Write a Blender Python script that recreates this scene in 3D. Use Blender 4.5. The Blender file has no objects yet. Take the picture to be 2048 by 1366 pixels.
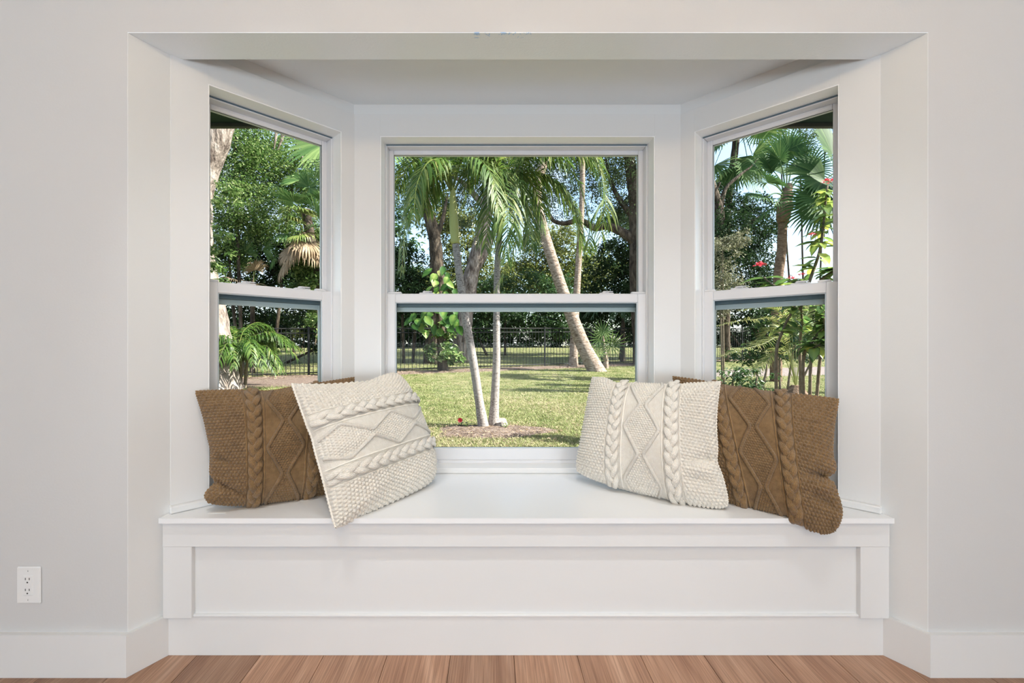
import bpy, math, random
import numpy as np
from mathutils import Vector, Matrix
random.seed(7)
rng = np.random.default_rng(11)
S = bpy.context.scene
COL = S.collection

# ------------------------------------------------------------------ camera
F = 890.0                       # focal length in pixels of the 2048 px wide frame
CX, CY = 985.0, 690.0           # where the optical axis meets the frame (shift lens)
CAM = (-0.118, 0.0, 1.10)
cam = bpy.data.cameras.new('camera')
cam.sensor_width = 36.0
cam.lens = 36.0 * F / 2048.0
cam.shift_x = (1024 - CX) / 2048.0
cam.shift_y = (CY - 683) / 2048.0
cam.clip_end = 400
co = bpy.data.objects.new('camera', cam); COL.objects.link(co)
co.location = CAM; co.rotation_euler = (math.pi / 2, 0, 0)
S.camera = co

# ------------------------------------------------------------------ world, sun, exposure
W = bpy.data.worlds.new('sky'); S.world = W; W.use_nodes = True
nt = W.node_tree; nt.nodes.clear()
sky = nt.nodes.new('ShaderNodeTexSky'); sky.sky_type = 'NISHITA'; sky.sun_disc = False
sky.sun_elevation = math.radians(44); sky.sun_rotation = math.radians(110); sky.air_density = 1.0; sky.dust_density = 1.5
tc = nt.nodes.new('ShaderNodeTexCoord'); nz = nt.nodes.new('ShaderNodeTexNoise'); nz.inputs['Scale'].default_value = 3.2; nz.inputs['Detail'].default_value = 7
rp = nt.nodes.new('ShaderNodeValToRGB'); rp.color_ramp.elements[0].position = .44; rp.color_ramp.elements[1].position = .66
mx = nt.nodes.new('ShaderNodeMix'); mx.data_type = 'RGBA'; mx.inputs[7].default_value = (2.15, 2.3, 2.5, 1)
bg = nt.nodes.new('ShaderNodeBackground'); bg.inputs['Strength'].default_value = 0.50
out = nt.nodes.new('ShaderNodeOutputWorld')
nt.links.new(tc.outputs['Generated'], nz.inputs['Vector']); nt.links.new(nz.outputs['Fac'], rp.inputs['Fac'])
nt.links.new(rp.outputs['Color'], mx.inputs['Factor']); nt.links.new(sky.outputs['Color'], mx.inputs[6])
nt.links.new(mx.outputs[2], bg.inputs['Color']); nt.links.new(bg.outputs['Background'], out.inputs['Surface'])

SUN = Vector((0.76, -0.14, 0.64)).normalized()     # towards the sun
sl = bpy.data.lights.new('sun', 'SUN'); sl.energy = 18.0; sl.angle = math.radians(0.55); sl.color = (1.0, .95, .86)
so = bpy.data.objects.new('sun', sl); COL.objects.link(so)
so.rotation_euler = (-SUN).to_track_quat('-Z', 'Y').to_euler(); so.location = (12, -6, 14)

vs = S.view_settings
S.display_settings.display_device = 'sRGB'
vs.view_transform = 'Standard'; vs.look = 'None'; vs.exposure = 0.0; vs.gamma = 1.0; vs.use_curve_mapping = False

ROOM_LAMP_W = 0.3               # each bulb of the chandelier behind the camera
al = bpy.data.lights.new('rear_fill_light', 'AREA'); al.shape = 'RECTANGLE'; al.size = 6.0; al.size_y = 1.6  # added fill light for the room; the rear wall has no windows
al.energy = 182.0; al.color = (.87, 1.0, 1.125)
ao = bpy.data.objects.new('rear_fill_light', al); COL.objects.link(ao)
ao.location = (0, -4.0, 0.85); ao.rotation_euler = (math.radians(117), 0, 0)

# ------------------------------------------------------------------ helpers
def P(px, py, Y):
    """the point at depth Y that the frame shows at (px, py)"""
    return np.array((CAM[0] + (px - CX) / F * Y, Y, CAM[2] - (py - CY) / F * Y))

def drop(Y):                    # how far the ground lies below the camera
    Y = np.asarray(Y, float)
    return np.clip(1.15 - .04 * np.maximum(Y - 14, 0), .10, 2)

def gz(Y): return CAM[2] - drop(Y)

def nodes(name):
    m = bpy.data.materials.new(name); m.use_nodes = True
    b = m.node_tree.nodes['Principled BSDF']
    return m, m.node_tree, b

def N(nt, t, **kw):
    n = nt.nodes.new(t)
    for k, v in kw.items():
        if k.startswith('i_'): n.inputs[k[2:].replace('_', ' ')].default_value = v
        else: setattr(n, k, v)
    return n

def ramp(nt, fac, stops):
    r = nt.nodes.new('ShaderNodeValToRGB'); e = r.color_ramp.elements
    while len(e) < len(stops): e.new(.5)
    for el, (p, c) in zip(e, stops): el.position = p; el.color = (*c, 1)
    nt.links.new(fac, r.inputs['Fac']); return r.outputs['Color']

def bump(nt, b, height, strength, dist):
    n = N(nt, 'ShaderNodeBump', i_Strength=strength, i_Distance=dist)
    nt.links.new(height, n.inputs['Height']); nt.links.new(n.outputs['Normal'], b.inputs['Normal'])

def mat_paint(name, col, rough=.55, scale=260, strength=.08):
    m, nt, b = nodes(name)
    b.inputs['Base Color'].default_value = (*col, 1); b.inputs['Roughness'].default_value = rough
    tc = N(nt, 'ShaderNodeTexCoord'); n = N(nt, 'ShaderNodeTexNoise', i_Scale=scale, i_Detail=3.0)
    nt.links.new(tc.outputs['Object'], n.inputs['Vector'])
    bump(nt, b, n.outputs['Fac'], strength, .002)
    return m

def mat_noise(name, stops, scale=8, rough=.9, stretch=(1, 1, 1), detail=6, bs=.4, bd=.02, bscale=None):
    m, nt, b = nodes(name); b.inputs['Roughness'].default_value = rough
    b.inputs['Specular IOR Level'].default_value = .2
    tc = N(nt, 'ShaderNodeTexCoord'); mp = N(nt, 'ShaderNodeMapping'); mp.inputs['Scale'].default_value = stretch
    nt.links.new(tc.outputs['Object'], mp.inputs['Vector'])
    n = N(nt, 'ShaderNodeTexNoise', i_Scale=scale, i_Detail=detail, i_Roughness=.65)
    nt.links.new(mp.outputs['Vector'], n.inputs['Vector'])
    nt.links.new(ramp(nt, n.outputs['Fac'], stops), b.inputs['Base Color'])
    if bs:
        n2 = N(nt, 'ShaderNodeTexNoise', i_Scale=bscale or scale * 3, i_Detail=5.0)
        nt.links.new(mp.outputs['Vector'], n2.inputs['Vector'])
        bump(nt, b, n2.outputs['Fac'], bs, bd)
    return m

def mat_leaf(name, cols, trans=.35, rough=.42, spec=.5):
    """leaf colours picked per leaf by the 'tint' attribute"""
    m, nt, b = nodes(name)
    a = N(nt, 'ShaderNodeAttribute', attribute_name='tint')
    k = len(cols) - 1
    c = ramp(nt, a.outputs['Fac'], [(i / k, col) for i, col in enumerate(cols)])
    nt.links.new(c, b.inputs['Base Color'])
    b.inputs['Roughness'].default_value = rough; b.inputs['Specular IOR Level'].default_value = spec
    t = N(nt, 'ShaderNodeBsdfTranslucent'); nt.links.new(c, t.inputs['Color'])
    mx = N(nt, 'ShaderNodeMixShader'); mx.inputs['Fac'].default_value = trans
    nt.links.new(b.outputs['BSDF'], mx.inputs[1]); nt.links.new(t.outputs['BSDF'], mx.inputs[2])
    nt.links.new(mx.outputs['Shader'], nt.nodes['Material Output'].inputs['Surface'])
    return m

ORG = {}
def empty(name, loc, label=None, cat=None, group=None, kind=None, parent=None):
    o = bpy.data.objects.new(name, None); COL.objects.link(o)
    base = ORG[parent.name] if parent else np.zeros(3)
    o.location = np.array(loc, float) - base; o.empty_display_size = .1
    if parent: o.parent = parent
    ORG[o.name] = np.array(loc, float)
    return tag(o, label, cat, group, kind)

def tag(o, label=None, cat=None, group=None, kind=None):
    for k, v in (('label', label), ('category', cat), ('group', group), ('kind', kind)):
        if v: o[k] = v
    return o

def link_mesh(name, me, mat, parent, org):
    o = bpy.data.objects.new(name, me); COL.objects.link(o)
    if mat: me.materials.append(mat)
    if parent:
        o.parent = parent; o.location = np.array(org) - ORG[parent.name]
    else: o.location = org
    ORG[o.name] = np.array(org, float)
    return o

def mesh(name, V, Fs, mat, parent=None, tint=None, uv=None, smooth=False, org=None):
    """V in world coordinates; Fs one (n,k) array or a list of them; tint per vertex; uv per vertex"""
    V = np.asarray(V, float).reshape(-1, 3)
    if org is None: org = ORG[parent.name] if parent else np.zeros(3)
    if not isinstance(Fs, list): Fs = [Fs]
    Fs = [np.asarray(f, np.int32) for f in Fs if len(f)]
    me = bpy.data.meshes.new(name)
    me.vertices.add(len(V)); me.vertices.foreach_set('co', (V - org).astype(np.float32).ravel())
    idx = np.concatenate([f.ravel() for f in Fs]); cnt = np.concatenate([np.full(len(f), f.shape[1], np.int32) for f in Fs])
    me.loops.add(len(idx)); me.loops.foreach_set('vertex_index', idx)
    me.polygons.add(len(cnt)); me.polygons.foreach_set('loop_start', np.concatenate([[0], np.cumsum(cnt)[:-1]]).astype(np.int32))
    me.polygons.foreach_set('loop_total', cnt)
    me.polygons.foreach_set('use_smooth', np.full(len(cnt), bool(smooth)))
    if tint is not None:
        at = me.attributes.new('tint', 'FLOAT', 'POINT'); at.data.foreach_set('value', np.asarray(tint, np.float32))
    if uv is not None:
        ul = me.uv_layers.new(name='UVMap'); ul.data.foreach_set('uv', np.asarray(uv, np.float32)[idx].ravel())
    me.update(calc_edges=True); me.validate()
    return link_mesh(name, me, mat, parent, org)

class MB:
    """collects solids that belong to one mesh"""
    def __init__(s): s.v = []; s.q = []; s.t = []; s.n = 0; s.T = []; s.tr = None
    def add(s, V, Q=None, T=None, tint=None):
        V = np.asarray(V, float).reshape(-1, 3)
        s.v.append(V)
        if Q is not None and len(Q): s.q.append(np.asarray(Q) + s.n)
        if T is not None and len(T): s.t.append(np.asarray(T) + s.n)
        s.T.append(np.full(len(V), .5) if tint is None else np.broadcast_to(tint, len(V)))
        s.n += len(V); return s
    def box(s, lo, hi, bev=0.0, tr=None):
        (x0, y0, z0), (x1, y1, z1) = lo, hi
        tr = tr or s.tr
        if bev <= 0:
            V = np.array([(x, y, z) for z in (z0, z1) for y in (y0, y1) for x in (x0, x1)])
            Q = [(0, 2, 3, 1), (4, 5, 7, 6), (0, 1, 5, 4), (2, 6, 7, 3), (0, 4, 6, 2), (1, 3, 7, 5)]
            T = None
        else:
            b = min(bev, (x1 - x0) / 2.01, (y1 - y0) / 2.01, (z1 - z0) / 2.01)
            V = []; I = {}
            for cx in (0, 1):
                for cy in (0, 1):
                    for cz in (0, 1):
                        c = np.array((x1 if cx else x0, y1 if cy else y0, z1 if cz else z0), float)
                        d = np.array((-b if cx else b, -b if cy else b, -b if cz else b))
                        for ax in range(3):
                            p = c + d; p[ax] = c[ax]; I[cx, cy, cz, ax] = len(V); V.append(p)
            Q = []; T = []
            R = (0, 1)
            for ax in range(3):
                u, w = (ax + 1) % 3, (ax + 2) % 3
                for e in R:
                    def key(a, bb, A):
                        k = [0, 0, 0]; k[ax] = e; k[u] = a; k[w] = bb; return I[(*k, A)]
                    f = [key(0, 0, ax), key(1, 0, ax), key(1, 1, ax), key(0, 1, ax)]
                    Q.append(f if e else f[::-1])
            for ax in range(3):
                u, w = (ax + 1) % 3, (ax + 2) % 3
                for a in R:
                    for bb in R:
                        def key(e, A):
                            k = [0, 0, 0]; k[ax] = e; k[u] = a; k[w] = bb; return I[(*k, A)]
                        f = [key(0, u), key(1, u), key(1, w), key(0, w)]
                        Q.append(f if (a == bb) else f[::-1])
            for cx in R:
                for cy in R:
                    for cz in R:
                        f = [I[cx, cy, cz, 0], I[cx, cy, cz, 1], I[cx, cy, cz, 2]]
                        T.append(f if (cx + cy + cz) % 2 else f[::-1])
            V = np.array(V)
        if tr is not None: V = tr(V)
        return s.add(V, Q, T)
    def prism(s, poly, z0, z1):
        """poly counter-clockwise (x,y); split into a triangle fan"""
        n = len(poly); V = [(x, y, z0) for x, y in poly] + [(x, y, z1) for x, y in poly]
        Q = [(i, (i + 1) % n, n + (i + 1) % n, n + i) for i in range(n)]
        T = [(0, i + 1, i) for i in range(1, n - 1)] + [(n, n + i, n + i + 1) for i in range(1, n - 1)]
        return s.add(V, Q, T)
    def tube(s, pts, rad, k=8, cap=True, tint=None, flat=None, up=None):
        V, Q, T = tube_np(pts, rad, k, cap, flat, up); return s.add(V, Q, T, tint)
    def build(s, name, mat, parent=None, smooth=False, tint=False, org=None):
        Fs = ([np.concatenate(s.q)] if s.q else []) + ([np.concatenate(s.t)] if s.t else [])
        return mesh(name, np.concatenate(s.v), Fs, mat, parent, np.concatenate(s.T) if tint else None, None, smooth, org)

def tube_np(pts, rad, k=8, cap=True, flat=None, up=None):
    pts = np.asarray(pts, float); n = len(pts); rad = np.broadcast_to(rad, n)
    t = np.gradient(pts, axis=0); t /= np.linalg.norm(t, axis=1)[:, None] + 1e-9
    if up is None:
        u0 = np.array((1., 0, 0)) if abs(t[0][2]) > .7 else np.array((0, 0, 1.))
        up = np.empty_like(pts); prev = u0
        for i in range(n):
            prev = prev - t[i] * prev.dot(t[i]); prev /= np.linalg.norm(prev) + 1e-9; up[i] = prev
    else:
        up = up - t * (up * t).sum(1)[:, None]; up /= np.linalg.norm(up, axis=1)[:, None] + 1e-9
    sd = np.cross(t, up)
    a = np.arange(k) / k * 2 * np.pi
    fl = 1.0 if flat is None else flat
    V = pts[:, None] + rad[:, None, None] * (np.cos(a)[None, :, None] * sd[:, None] + fl * np.sin(a)[None, :, None] * up[:, None])
    V = V.reshape(-1, 3)
    i = np.arange(n - 1)[:, None] * k; j = np.arange(k)[None]; j2 = (j + 1) % k
    Q = np.stack([i + j, i + j2, i + k + j2, i + k + j], -1).reshape(-1, 4)
    T = []
    if cap:
        V = np.concatenate([V, pts[:1], pts[-1:]]); c0, c1 = n * k, n * k + 1
        for q in range(k):
            T.append((c0, (q + 1) % k, q)); T.append((c1, (n - 1) * k + q, (n - 1) * k + (q + 1) % k))
    return V, Q, T

def spline(pts, n):
    """Catmull-Rom through the points"""
    p = np.asarray(pts, float); p = np.vstack([2 * p[0] - p[1], p, 2 * p[-1] - p[-2]])
    m = len(p) - 3; tt = np.linspace(0, m - 1e-6, n); i = tt.astype(int); f = (tt - i)[:, None]
    a, b, c, d = p[i], p[i + 1], p[i + 2], p[i + 3]
    return .5 * (2 * b + (c - a) * f + (2 * a - 5 * b + 4 * c - d) * f ** 2 + (3 * b - a - 3 * c + d) * f ** 3)

def copy_tree(o, parent=None, loc=None):
    c = o.copy(); COL.objects.link(c)
    if parent: c.parent = parent
    if loc is not None: c.location = loc
    for ch in list(o.children): copy_tree(ch, c)
    return c

# ------------------------------------------------------------------ materials
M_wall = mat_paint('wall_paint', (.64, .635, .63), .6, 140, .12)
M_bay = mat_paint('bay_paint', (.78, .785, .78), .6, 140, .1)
M_ceil = mat_paint('ceiling_paint', (.87, .915, .935), .55, 90, .12)
M_trim = mat_paint('trim_enamel', (.77, .77, .765), .32, 60, .05)
M_seat = mat_paint('seat_enamel', (.86, .865, .87), .24, 40, .05)
M_lining_daylit = mat_paint('lining_enamel_daylit', (.93, .93, .925), .3, 60, .03)  # whiter than the trim: daylight on the reveals put into the colour
M_vinyl = mat_paint('window_vinyl', (.74, .74, .755), .35, 60, .02)
M_screen = mat_paint('screen_frame_metal', (.60, .68, .72), .4, 60, .02)
M_gasket = mat_paint('dark_gasket', (.03, .04, .05), .5, 60, .02)
M_gap_shade = mat_paint('blue_grey_gap_shade', (.10, .15, .185), .5, 60, .02)  # painted shade for the gaps at window heads and meeting rails
M_plate = mat_paint('outlet_plastic', (.84, .84, .83), .25, 60, .01)
M_slot = mat_paint('outlet_slot', (.02, .02, .02), .6, 60, .01)
M_metal = mat_paint('screw_metal', (.5, .5, .5), .3, 60, .01); M_metal.node_tree.nodes['Principled BSDF'].inputs['Metallic'].default_value = 1
M_fence = mat_paint('black_fence_paint', (.007, .008, .008), .6, 60, .02)
M_eave = mat_noise('eave_paint', [(.3, (.022, .045, .036)), (.7, (.035, .062, .050))], 3, .8, bs=.1)
M_fascia = mat_noise('fascia_paint', [(.3, (.09, .09, .082)), (.7, (.13, .13, .12))], 3, .8, bs=.1)
M_white_tag = mat_paint('tag_cloth', (.8, .8, .78), .7, 60, .02)

def mat_beam():
    m, nt, b = nodes('beam_paint'); b.inputs['Roughness'].default_value = .3
    tc = N(nt, 'ShaderNodeTexCoord'); g = N(nt, 'ShaderNodeNewGeometry')
    v = N(nt, 'ShaderNodeTexNoise', i_Scale=34.0, i_Detail=6.0, i_Roughness=.75)
    nt.links.new(tc.outputs['Object'], v.inputs['Vector'])
    # flakes of old blue paint showing in one chip by the front edge of the beam
    sx = N(nt, 'ShaderNodeSeparateXYZ'); nt.links.new(g.outputs['Position'], sx.inputs[0])
    def band(sock, c, w):
        s = N(nt, 'ShaderNodeMath', operation='SUBTRACT'); nt.links.new(sock, s.inputs[0]); s.inputs[1].default_value = c
        a = N(nt, 'ShaderNodeMath', operation='ABSOLUTE'); nt.links.new(s.outputs[0], a.inputs[0])
        d = N(nt, 'ShaderNodeMath', operation='LESS_THAN'); nt.links.new(a.outputs[0], d.inputs[0]); d.inputs[1].default_value = w
        return d.outputs[0]
    m1 = N(nt, 'ShaderNodeMath', operation='MULTIPLY'); nt.links.new(band(sx.outputs['X'], -.085, .10), m1.inputs[0]); nt.links.new(band(sx.outputs['Y'], 1.497, .013), m1.inputs[1])
    gt = N(nt, 'ShaderNodeMath', operation='GREATER_THAN'); nt.links.new(v.outputs['Fac'], gt.inputs[0]); gt.inputs[1].default_value = .56
    m2 = N(nt, 'ShaderNodeMath', operation='MULTIPLY'); nt.links.new(m1.outputs[0], m2.inputs[0]); nt.links.new(gt.outputs[0], m2.inputs[1])
    mx = N(nt, 'ShaderNodeMix', data_type='RGBA'); nt.links.new(m2.outputs[0], mx.inputs['Factor'])
    mx.inputs[6].default_value = (.89, .935, .965, 1); mx.inputs[7].default_value = (.42, .62, .88, 1)
    nt.links.new(mx.outputs[2], b.inputs['Base Color'])
    n2 = N(nt, 'ShaderNodeTexNoise', i_Scale=120.0, i_Detail=4.0); nt.links.new(tc.outputs['Object'], n2.inputs['Vector'])
    bump(nt, b, n2.outputs['Fac'], .25, .003)
    return m
M_beam = mat_beam()

def mat_glass():
    m = bpy.data.materials.new('window_glass'); m.use_nodes = True; nt = m.node_tree; nt.nodes.clear()
    t = N(nt, 'ShaderNodeBsdfTransparent'); t.inputs['Color'].default_value = (.955, .975, .965, 1)
    g = N(nt, 'ShaderNodeBsdfGlossy'); g.inputs['Roughness'].default_value = .0
    f = N(nt, 'ShaderNodeFresnel', i_IOR=1.11); mx = N(nt, 'ShaderNodeMixShader'); o = N(nt, 'ShaderNodeOutputMaterial')
    nt.links.new(f.outputs[0], mx.inputs['Fac']); nt.links.new(t.outputs[0], mx.inputs[1]); nt.links.new(g.outputs[0], mx.inputs[2])
    nt.links.new(mx.outputs[0], o.inputs['Surface']); return m
M_glass = mat_glass()

def mat_wood():
    m, nt, b = nodes('oak_plank'); b.inputs['Roughness'].default_value = .45
    tc = N(nt, 'ShaderNodeTexCoord'); oi = N(nt, 'ShaderNodeObjectInfo')
    ad = N(nt, 'ShaderNodeVectorMath', operation='ADD'); nt.links.new(tc.outputs['Object'], ad.inputs[0])
    sc = N(nt, 'ShaderNodeVectorMath', operation='SCALE'); sc.inputs['Scale'].default_value = 37.0
    cb = N(nt, 'ShaderNodeCombineXYZ'); nt.links.new(oi.outputs['Random'], cb.inputs[0]); nt.links.new(oi.outputs['Random'], cb.inputs[1])
    nt.links.new(cb.outputs[0], sc.inputs[0]); nt.links.new(sc.outputs['Vector'], ad.inputs[1])
    mp = N(nt, 'ShaderNodeMapping'); mp.inputs['Scale'].default_value = (9, .9, 1); nt.links.new(ad.outputs[0], mp.inputs['Vector'])
    n = N(nt, 'ShaderNodeTexNoise', i_Scale=1.6, i_Detail=5.0, i_Distortion=1.1); nt.links.new(mp.outputs[0], n.inputs['Vector'])
    mp2 = N(nt, 'ShaderNodeMapping'); mp2.inputs['Scale'].default_value = (230, 4, 1); nt.links.new(ad.outputs[0], mp2.inputs['Vector'])
    n2 = N(nt, 'ShaderNodeTexNoise', i_Scale=1.0, i_Detail=4.0); nt.links.new(mp2.outputs[0], n2.inputs['Vector'])
    c1 = ramp(nt, n.outputs['Fac'], [(.25, (.29, .145, .085)), (.5, (.40, .225, .14)), (.75, (.50, .31, .21))])
    c2 = ramp(nt, n2.outputs['Fac'], [(.35, (.74, .72, .70)), (.62, (1.12, 1.14, 1.15))])
    mul = N(nt, 'ShaderNodeMix', data_type='RGBA', blend_type='MULTIPLY'); mul.inputs['Factor'].default_value = 1
    nt.links.new(c1, mul.inputs[6]); nt.links.new(c2, mul.inputs[7])
    hs = N(nt, 'ShaderNodeHueSaturation'); nt.links.new(mul.outputs[2], hs.inputs['Color'])
    mr = N(nt, 'ShaderNodeMapRange'); mr.inputs[3].default_value = .82; mr.inputs[4].default_value = 1.18
    nt.links.new(oi.outputs['Random'], mr.inputs[0]); nt.links.new(mr.outputs[0], hs.inputs['Value'])
    nt.links.new(hs.outputs[0], b.inputs['Base Color'])
    bump(nt, b, n2.outputs['Fac'], .15, .001)
    return m
M_wood = mat_wood()

def mat_knit(name, c0, c1, nu, nv, strength):
    """wool: fine knit loops over the surface coordinates"""
    m, nt, b = nodes(name); b.inputs['Roughness'].default_value = .92; b.inputs['Specular IOR Level'].default_value = .15
    b.inputs['Sheen Weight'].default_value = .25; b.inputs['Sheen Roughness'].default_value = .6
    uv = N(nt, 'ShaderNodeUVMap', uv_map='UVMap'); sx = N(nt, 'ShaderNodeSeparateXYZ'); nt.links.new(uv.outputs[0], sx.inputs[0])
    def mth(op, a, bb=None):
        n = N(nt, 'ShaderNodeMath', operation=op)
        for i, v in enumerate((a, bb)):
            if v is None: continue
            if isinstance(v, (int, float)): n.inputs[i].default_value = v
            else: nt.links.new(v, n.inputs[i])
        return n.outputs[0]
    U = mth('MULTIPLY', sx.outputs['X'], nu); V = mth('MULTIPLY', sx.outputs['Y'], nv)
    tri = mth('ABSOLUTE', mth('SUBTRACT', mth('FRACT', U), .5))                      # 0 at the wale's middle
    vv = mth('FRACT', mth('ADD', V, mth('MULTIPLY', tri, 1.0)))                      # V-shaped loops
    loop = mth('SINE', mth('MULTIPLY', vv, math.pi))
    wale = mth('SINE', mth('MULTIPLY', mth('MULTIPLY', tri, 2.0), math.pi))
    h = mth('ADD', mth('MULTIPLY', mth('ABSOLUTE', loop), .6), mth('MULTIPLY', wale, .5))
    ns = N(nt, 'ShaderNodeTexNoise', i_Scale=420.0, i_Detail=3.0)
    tc = N(nt, 'ShaderNodeTexCoord'); nt.links.new(tc.outputs['Object'], ns.inputs['Vector'])
    hh = mth('ADD', h, mth('MULTIPLY', ns.outputs['Fac'], .6))
    bump(nt, b, hh, strength, .0022)
    big = N(nt, 'ShaderNodeTexNoise', i_Scale=60.0, i_Detail=5.0); nt.links.new(tc.outputs['Object'], big.inputs['Vector'])
    nt.links.new(ramp(nt, big.outputs['Fac'], [(.3, c0), (.7, c1)]), b.inputs['Base Color'])
    return m
CREAM = ((.84, .775, .675), (.90, .85, .76)); TAN = ((.205, .115, .043), (.295, .174, .070))
M_kw = mat_knit('cream_wool', *CREAM, 100, 100, .8); M_kb = mat_knit('tan_wool', *TAN, 100, 100, .85)
M_kwr = mat_knit('cream_wool_cable', *CREAM, 5, 60, .9); M_kbr = mat_knit('tan_wool_cable', *TAN, 5, 60, .95)

M_gal = mat_noise('grey_palm_bark', [(.36, (.10, .085, .08)), (.47, (.30, .265, .25)), (.7, (.44, .41, .39))], 34, .9, (1, 1, 2.2), bs=.6, bd=.01)
M_coco = mat_noise('brown_palm_bark', [(.36, (.14, .095, .072)), (.5, (.34, .26, .205)), (.66, (.50, .42, .37))], 7, .9, (1, 1, 3.5), bs=.8, bd=.05)
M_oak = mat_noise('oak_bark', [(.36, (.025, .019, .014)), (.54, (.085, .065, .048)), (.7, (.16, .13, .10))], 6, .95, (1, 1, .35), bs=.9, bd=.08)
M_oaklit = mat_noise('sunlit_oak_bark', [(.36, (.07, .052, .044)), (.5, (.22, .18, .155)), (.66, (.38, .33, .30))], 6, .95, (1, 1, .35), bs=.9, bd=.08)  # paler copy of the oak bark with sunlight put into the colour
M_shaft = mat_noise('crownshaft_skin', [(.3, (.30, .33, .10)), (.7, (.45, .44, .18))], 5, .4, (1, 1, .2), bs=.1)
M_twig = mat_noise('shrub_stem', [(.3, (.13, .10, .07)), (.7, (.26, .21, .15))], 20, .9, bs=.3)
M_sabal = mat_noise('sabal_bark', [(.3, (.10, .06, .04)), (.55, (.24, .16, .11)), (.8, (.36, .27, .2))], 9, .95, (1, 1, 2), bs=.9, bd=.06)
M_mulch = mat_noise('mulch', [(.3, (.06, .04, .03)), (.5, (.18, .13, .105)), (.7, (.34, .27, .23))], 22, .95, bs=1, bd=.03)
M_patio = mat_noise('patio_concrete', [(.3, (.15, .12, .11)), (.7, (.25, .21, .195))], 6, .8, bs=.2)
M_stump = mat_noise('cut_wood', [(.3, (.40, .30, .23)), (.7, (.58, .47, .39))], 12, .9, bs=.4)
M_bloom = mat_leaf('red_petals', [(.60, .02, .05), (.80, .05, .10), (.85, .16, .18)], .25)

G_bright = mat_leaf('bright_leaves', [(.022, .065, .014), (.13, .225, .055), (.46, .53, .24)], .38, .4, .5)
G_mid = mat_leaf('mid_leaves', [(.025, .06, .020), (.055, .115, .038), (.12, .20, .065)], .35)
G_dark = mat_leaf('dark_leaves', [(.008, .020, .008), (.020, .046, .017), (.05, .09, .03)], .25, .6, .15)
G_oak = mat_leaf('oak_leaves', [(.04, .07, .030), (.09, .135, .06), (.16, .21, .10)], .35)
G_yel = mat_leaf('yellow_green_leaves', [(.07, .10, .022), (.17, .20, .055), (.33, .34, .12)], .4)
G_palm = mat_leaf('palm_fronds', [(.022, .062, .008), (.080, .150, .024), (.27, .29, .08)], .4, .45, .35)
G_palmy = mat_leaf('pale_palm_fronds', [(.07, .14, .028), (.18, .24, .06), (.36, .34, .14)], .35)
G_fan = mat_leaf('fan_fronds', [(.02, .055, .018), (.055, .115, .035), (.16, .23, .08)], .25, .6, .12)
G_dead = mat_leaf('dead_fronds', [(.16, .105, .065), (.32, .23, .15), (.50, .39, .28)], .3, .8, .2)
G_pothos = mat_leaf('variegated_leaves', [(.022, .07, .012), (.055, .14, .024), (.20, .29, .06), (.44, .44, .17)], .3, .45, .3)
G_firebush = mat_leaf('shrub_leaves', [(.05, .11, .03), (.11, .20, .055), (.30, .40, .10), (.60, .60, .12)], .45, .35, .6)
G_pale = mat_leaf('pale_twig_leaves', [(.08, .10, .05), (.20, .20, .12), (.42, .39, .28)], .3)
G_grass = mat_leaf('grass_blades', [(.065, .10, .025), (.165, .205, .065), (.28, .29, .125), (.40, .33, .22)], .3, .6, .3)

# ------------------------------------------------------------------ room shell
Y0, YB = 1.485, 1.622           # front wall face, back of the beam
ZS = 2.1445                     # underside of the beam
ZBC = 2.245                     # ceiling of the bay
JX0, JX1, JY1 = 1.337, 1.276, 1.603
CL, CC = np.array((-1.273, 1.597)), np.array((-.770, 2.100))
SEAT = .498

fl = empty('floor', (0, 0, 0), kind='structure')
MB().box((-3.2, -4.2, -.16), (3.2, 1.66, -.012)).build('subfloor', M_wood, fl)
PWID = .2245
protos = {}
k = 0
x = -1.165 - 9 * PWID
while x < 3.0:
    ys = [-4.15] + sorted(-3.4 + ((k * .77) % 1.6) + 1.2 * q for q in range(3)) + [1.64]
    for a, b in zip(ys[:-1], ys[1:]):
        if b - a < .05: continue
        MB().box((x + .0008, a + .0008, -.012), (x + PWID - .0008, b - .0008, 0), .0012).build('plank', M_wood, fl, org=np.array((x + PWID / 2, (a + b) / 2, 0.)))
    x += PWID; k += 1

wf = MB()
for s in (-1, 1):
    poly = [(s * JX0, Y0), (s * 6.5, Y0), (s * 6.5, Y0 + .15), (s * (JX1 + .03), 1.66), (s * JX1, JY1)]
    if s < 0: poly = poly[::-1]
    wf.prism(poly, 0, ZS)
wf.box((-6.5, Y0, ZS), (6.5, YB, 2.80))
wall_front = tag(wf.build('wall_front', M_wall), kind='structure')
# the underside of the opening's header carries its own paint
tag(MB().box((-JX0, Y0 + .0005, ZS - .003), (JX0, YB + .001, ZS + .01)).build('beam', M_beam), kind='structure')

rl = MB(); rl.box((-3.3, -4.3, 0), (-3.15, Y0, 2.8)); tag(rl.build('wall_left', M_wall), kind='structure')
rl = MB(); rl.box((3.15, -4.3, 0), (3.3, Y0, 2.8)); tag(rl.build('wall_right', M_wall), kind='structure')
rl = MB(); rl.box((-3.3, -4.3, 0), (3.3, -4.15, 2.8)); tag(rl.build('wall_back', M_wall), kind='structure')
room_ceiling = tag(MB().box((-3.3, -4.3, 2.8), (3.3, YB, 2.95)).build('ceiling', M_ceil), kind='structure')

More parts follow.
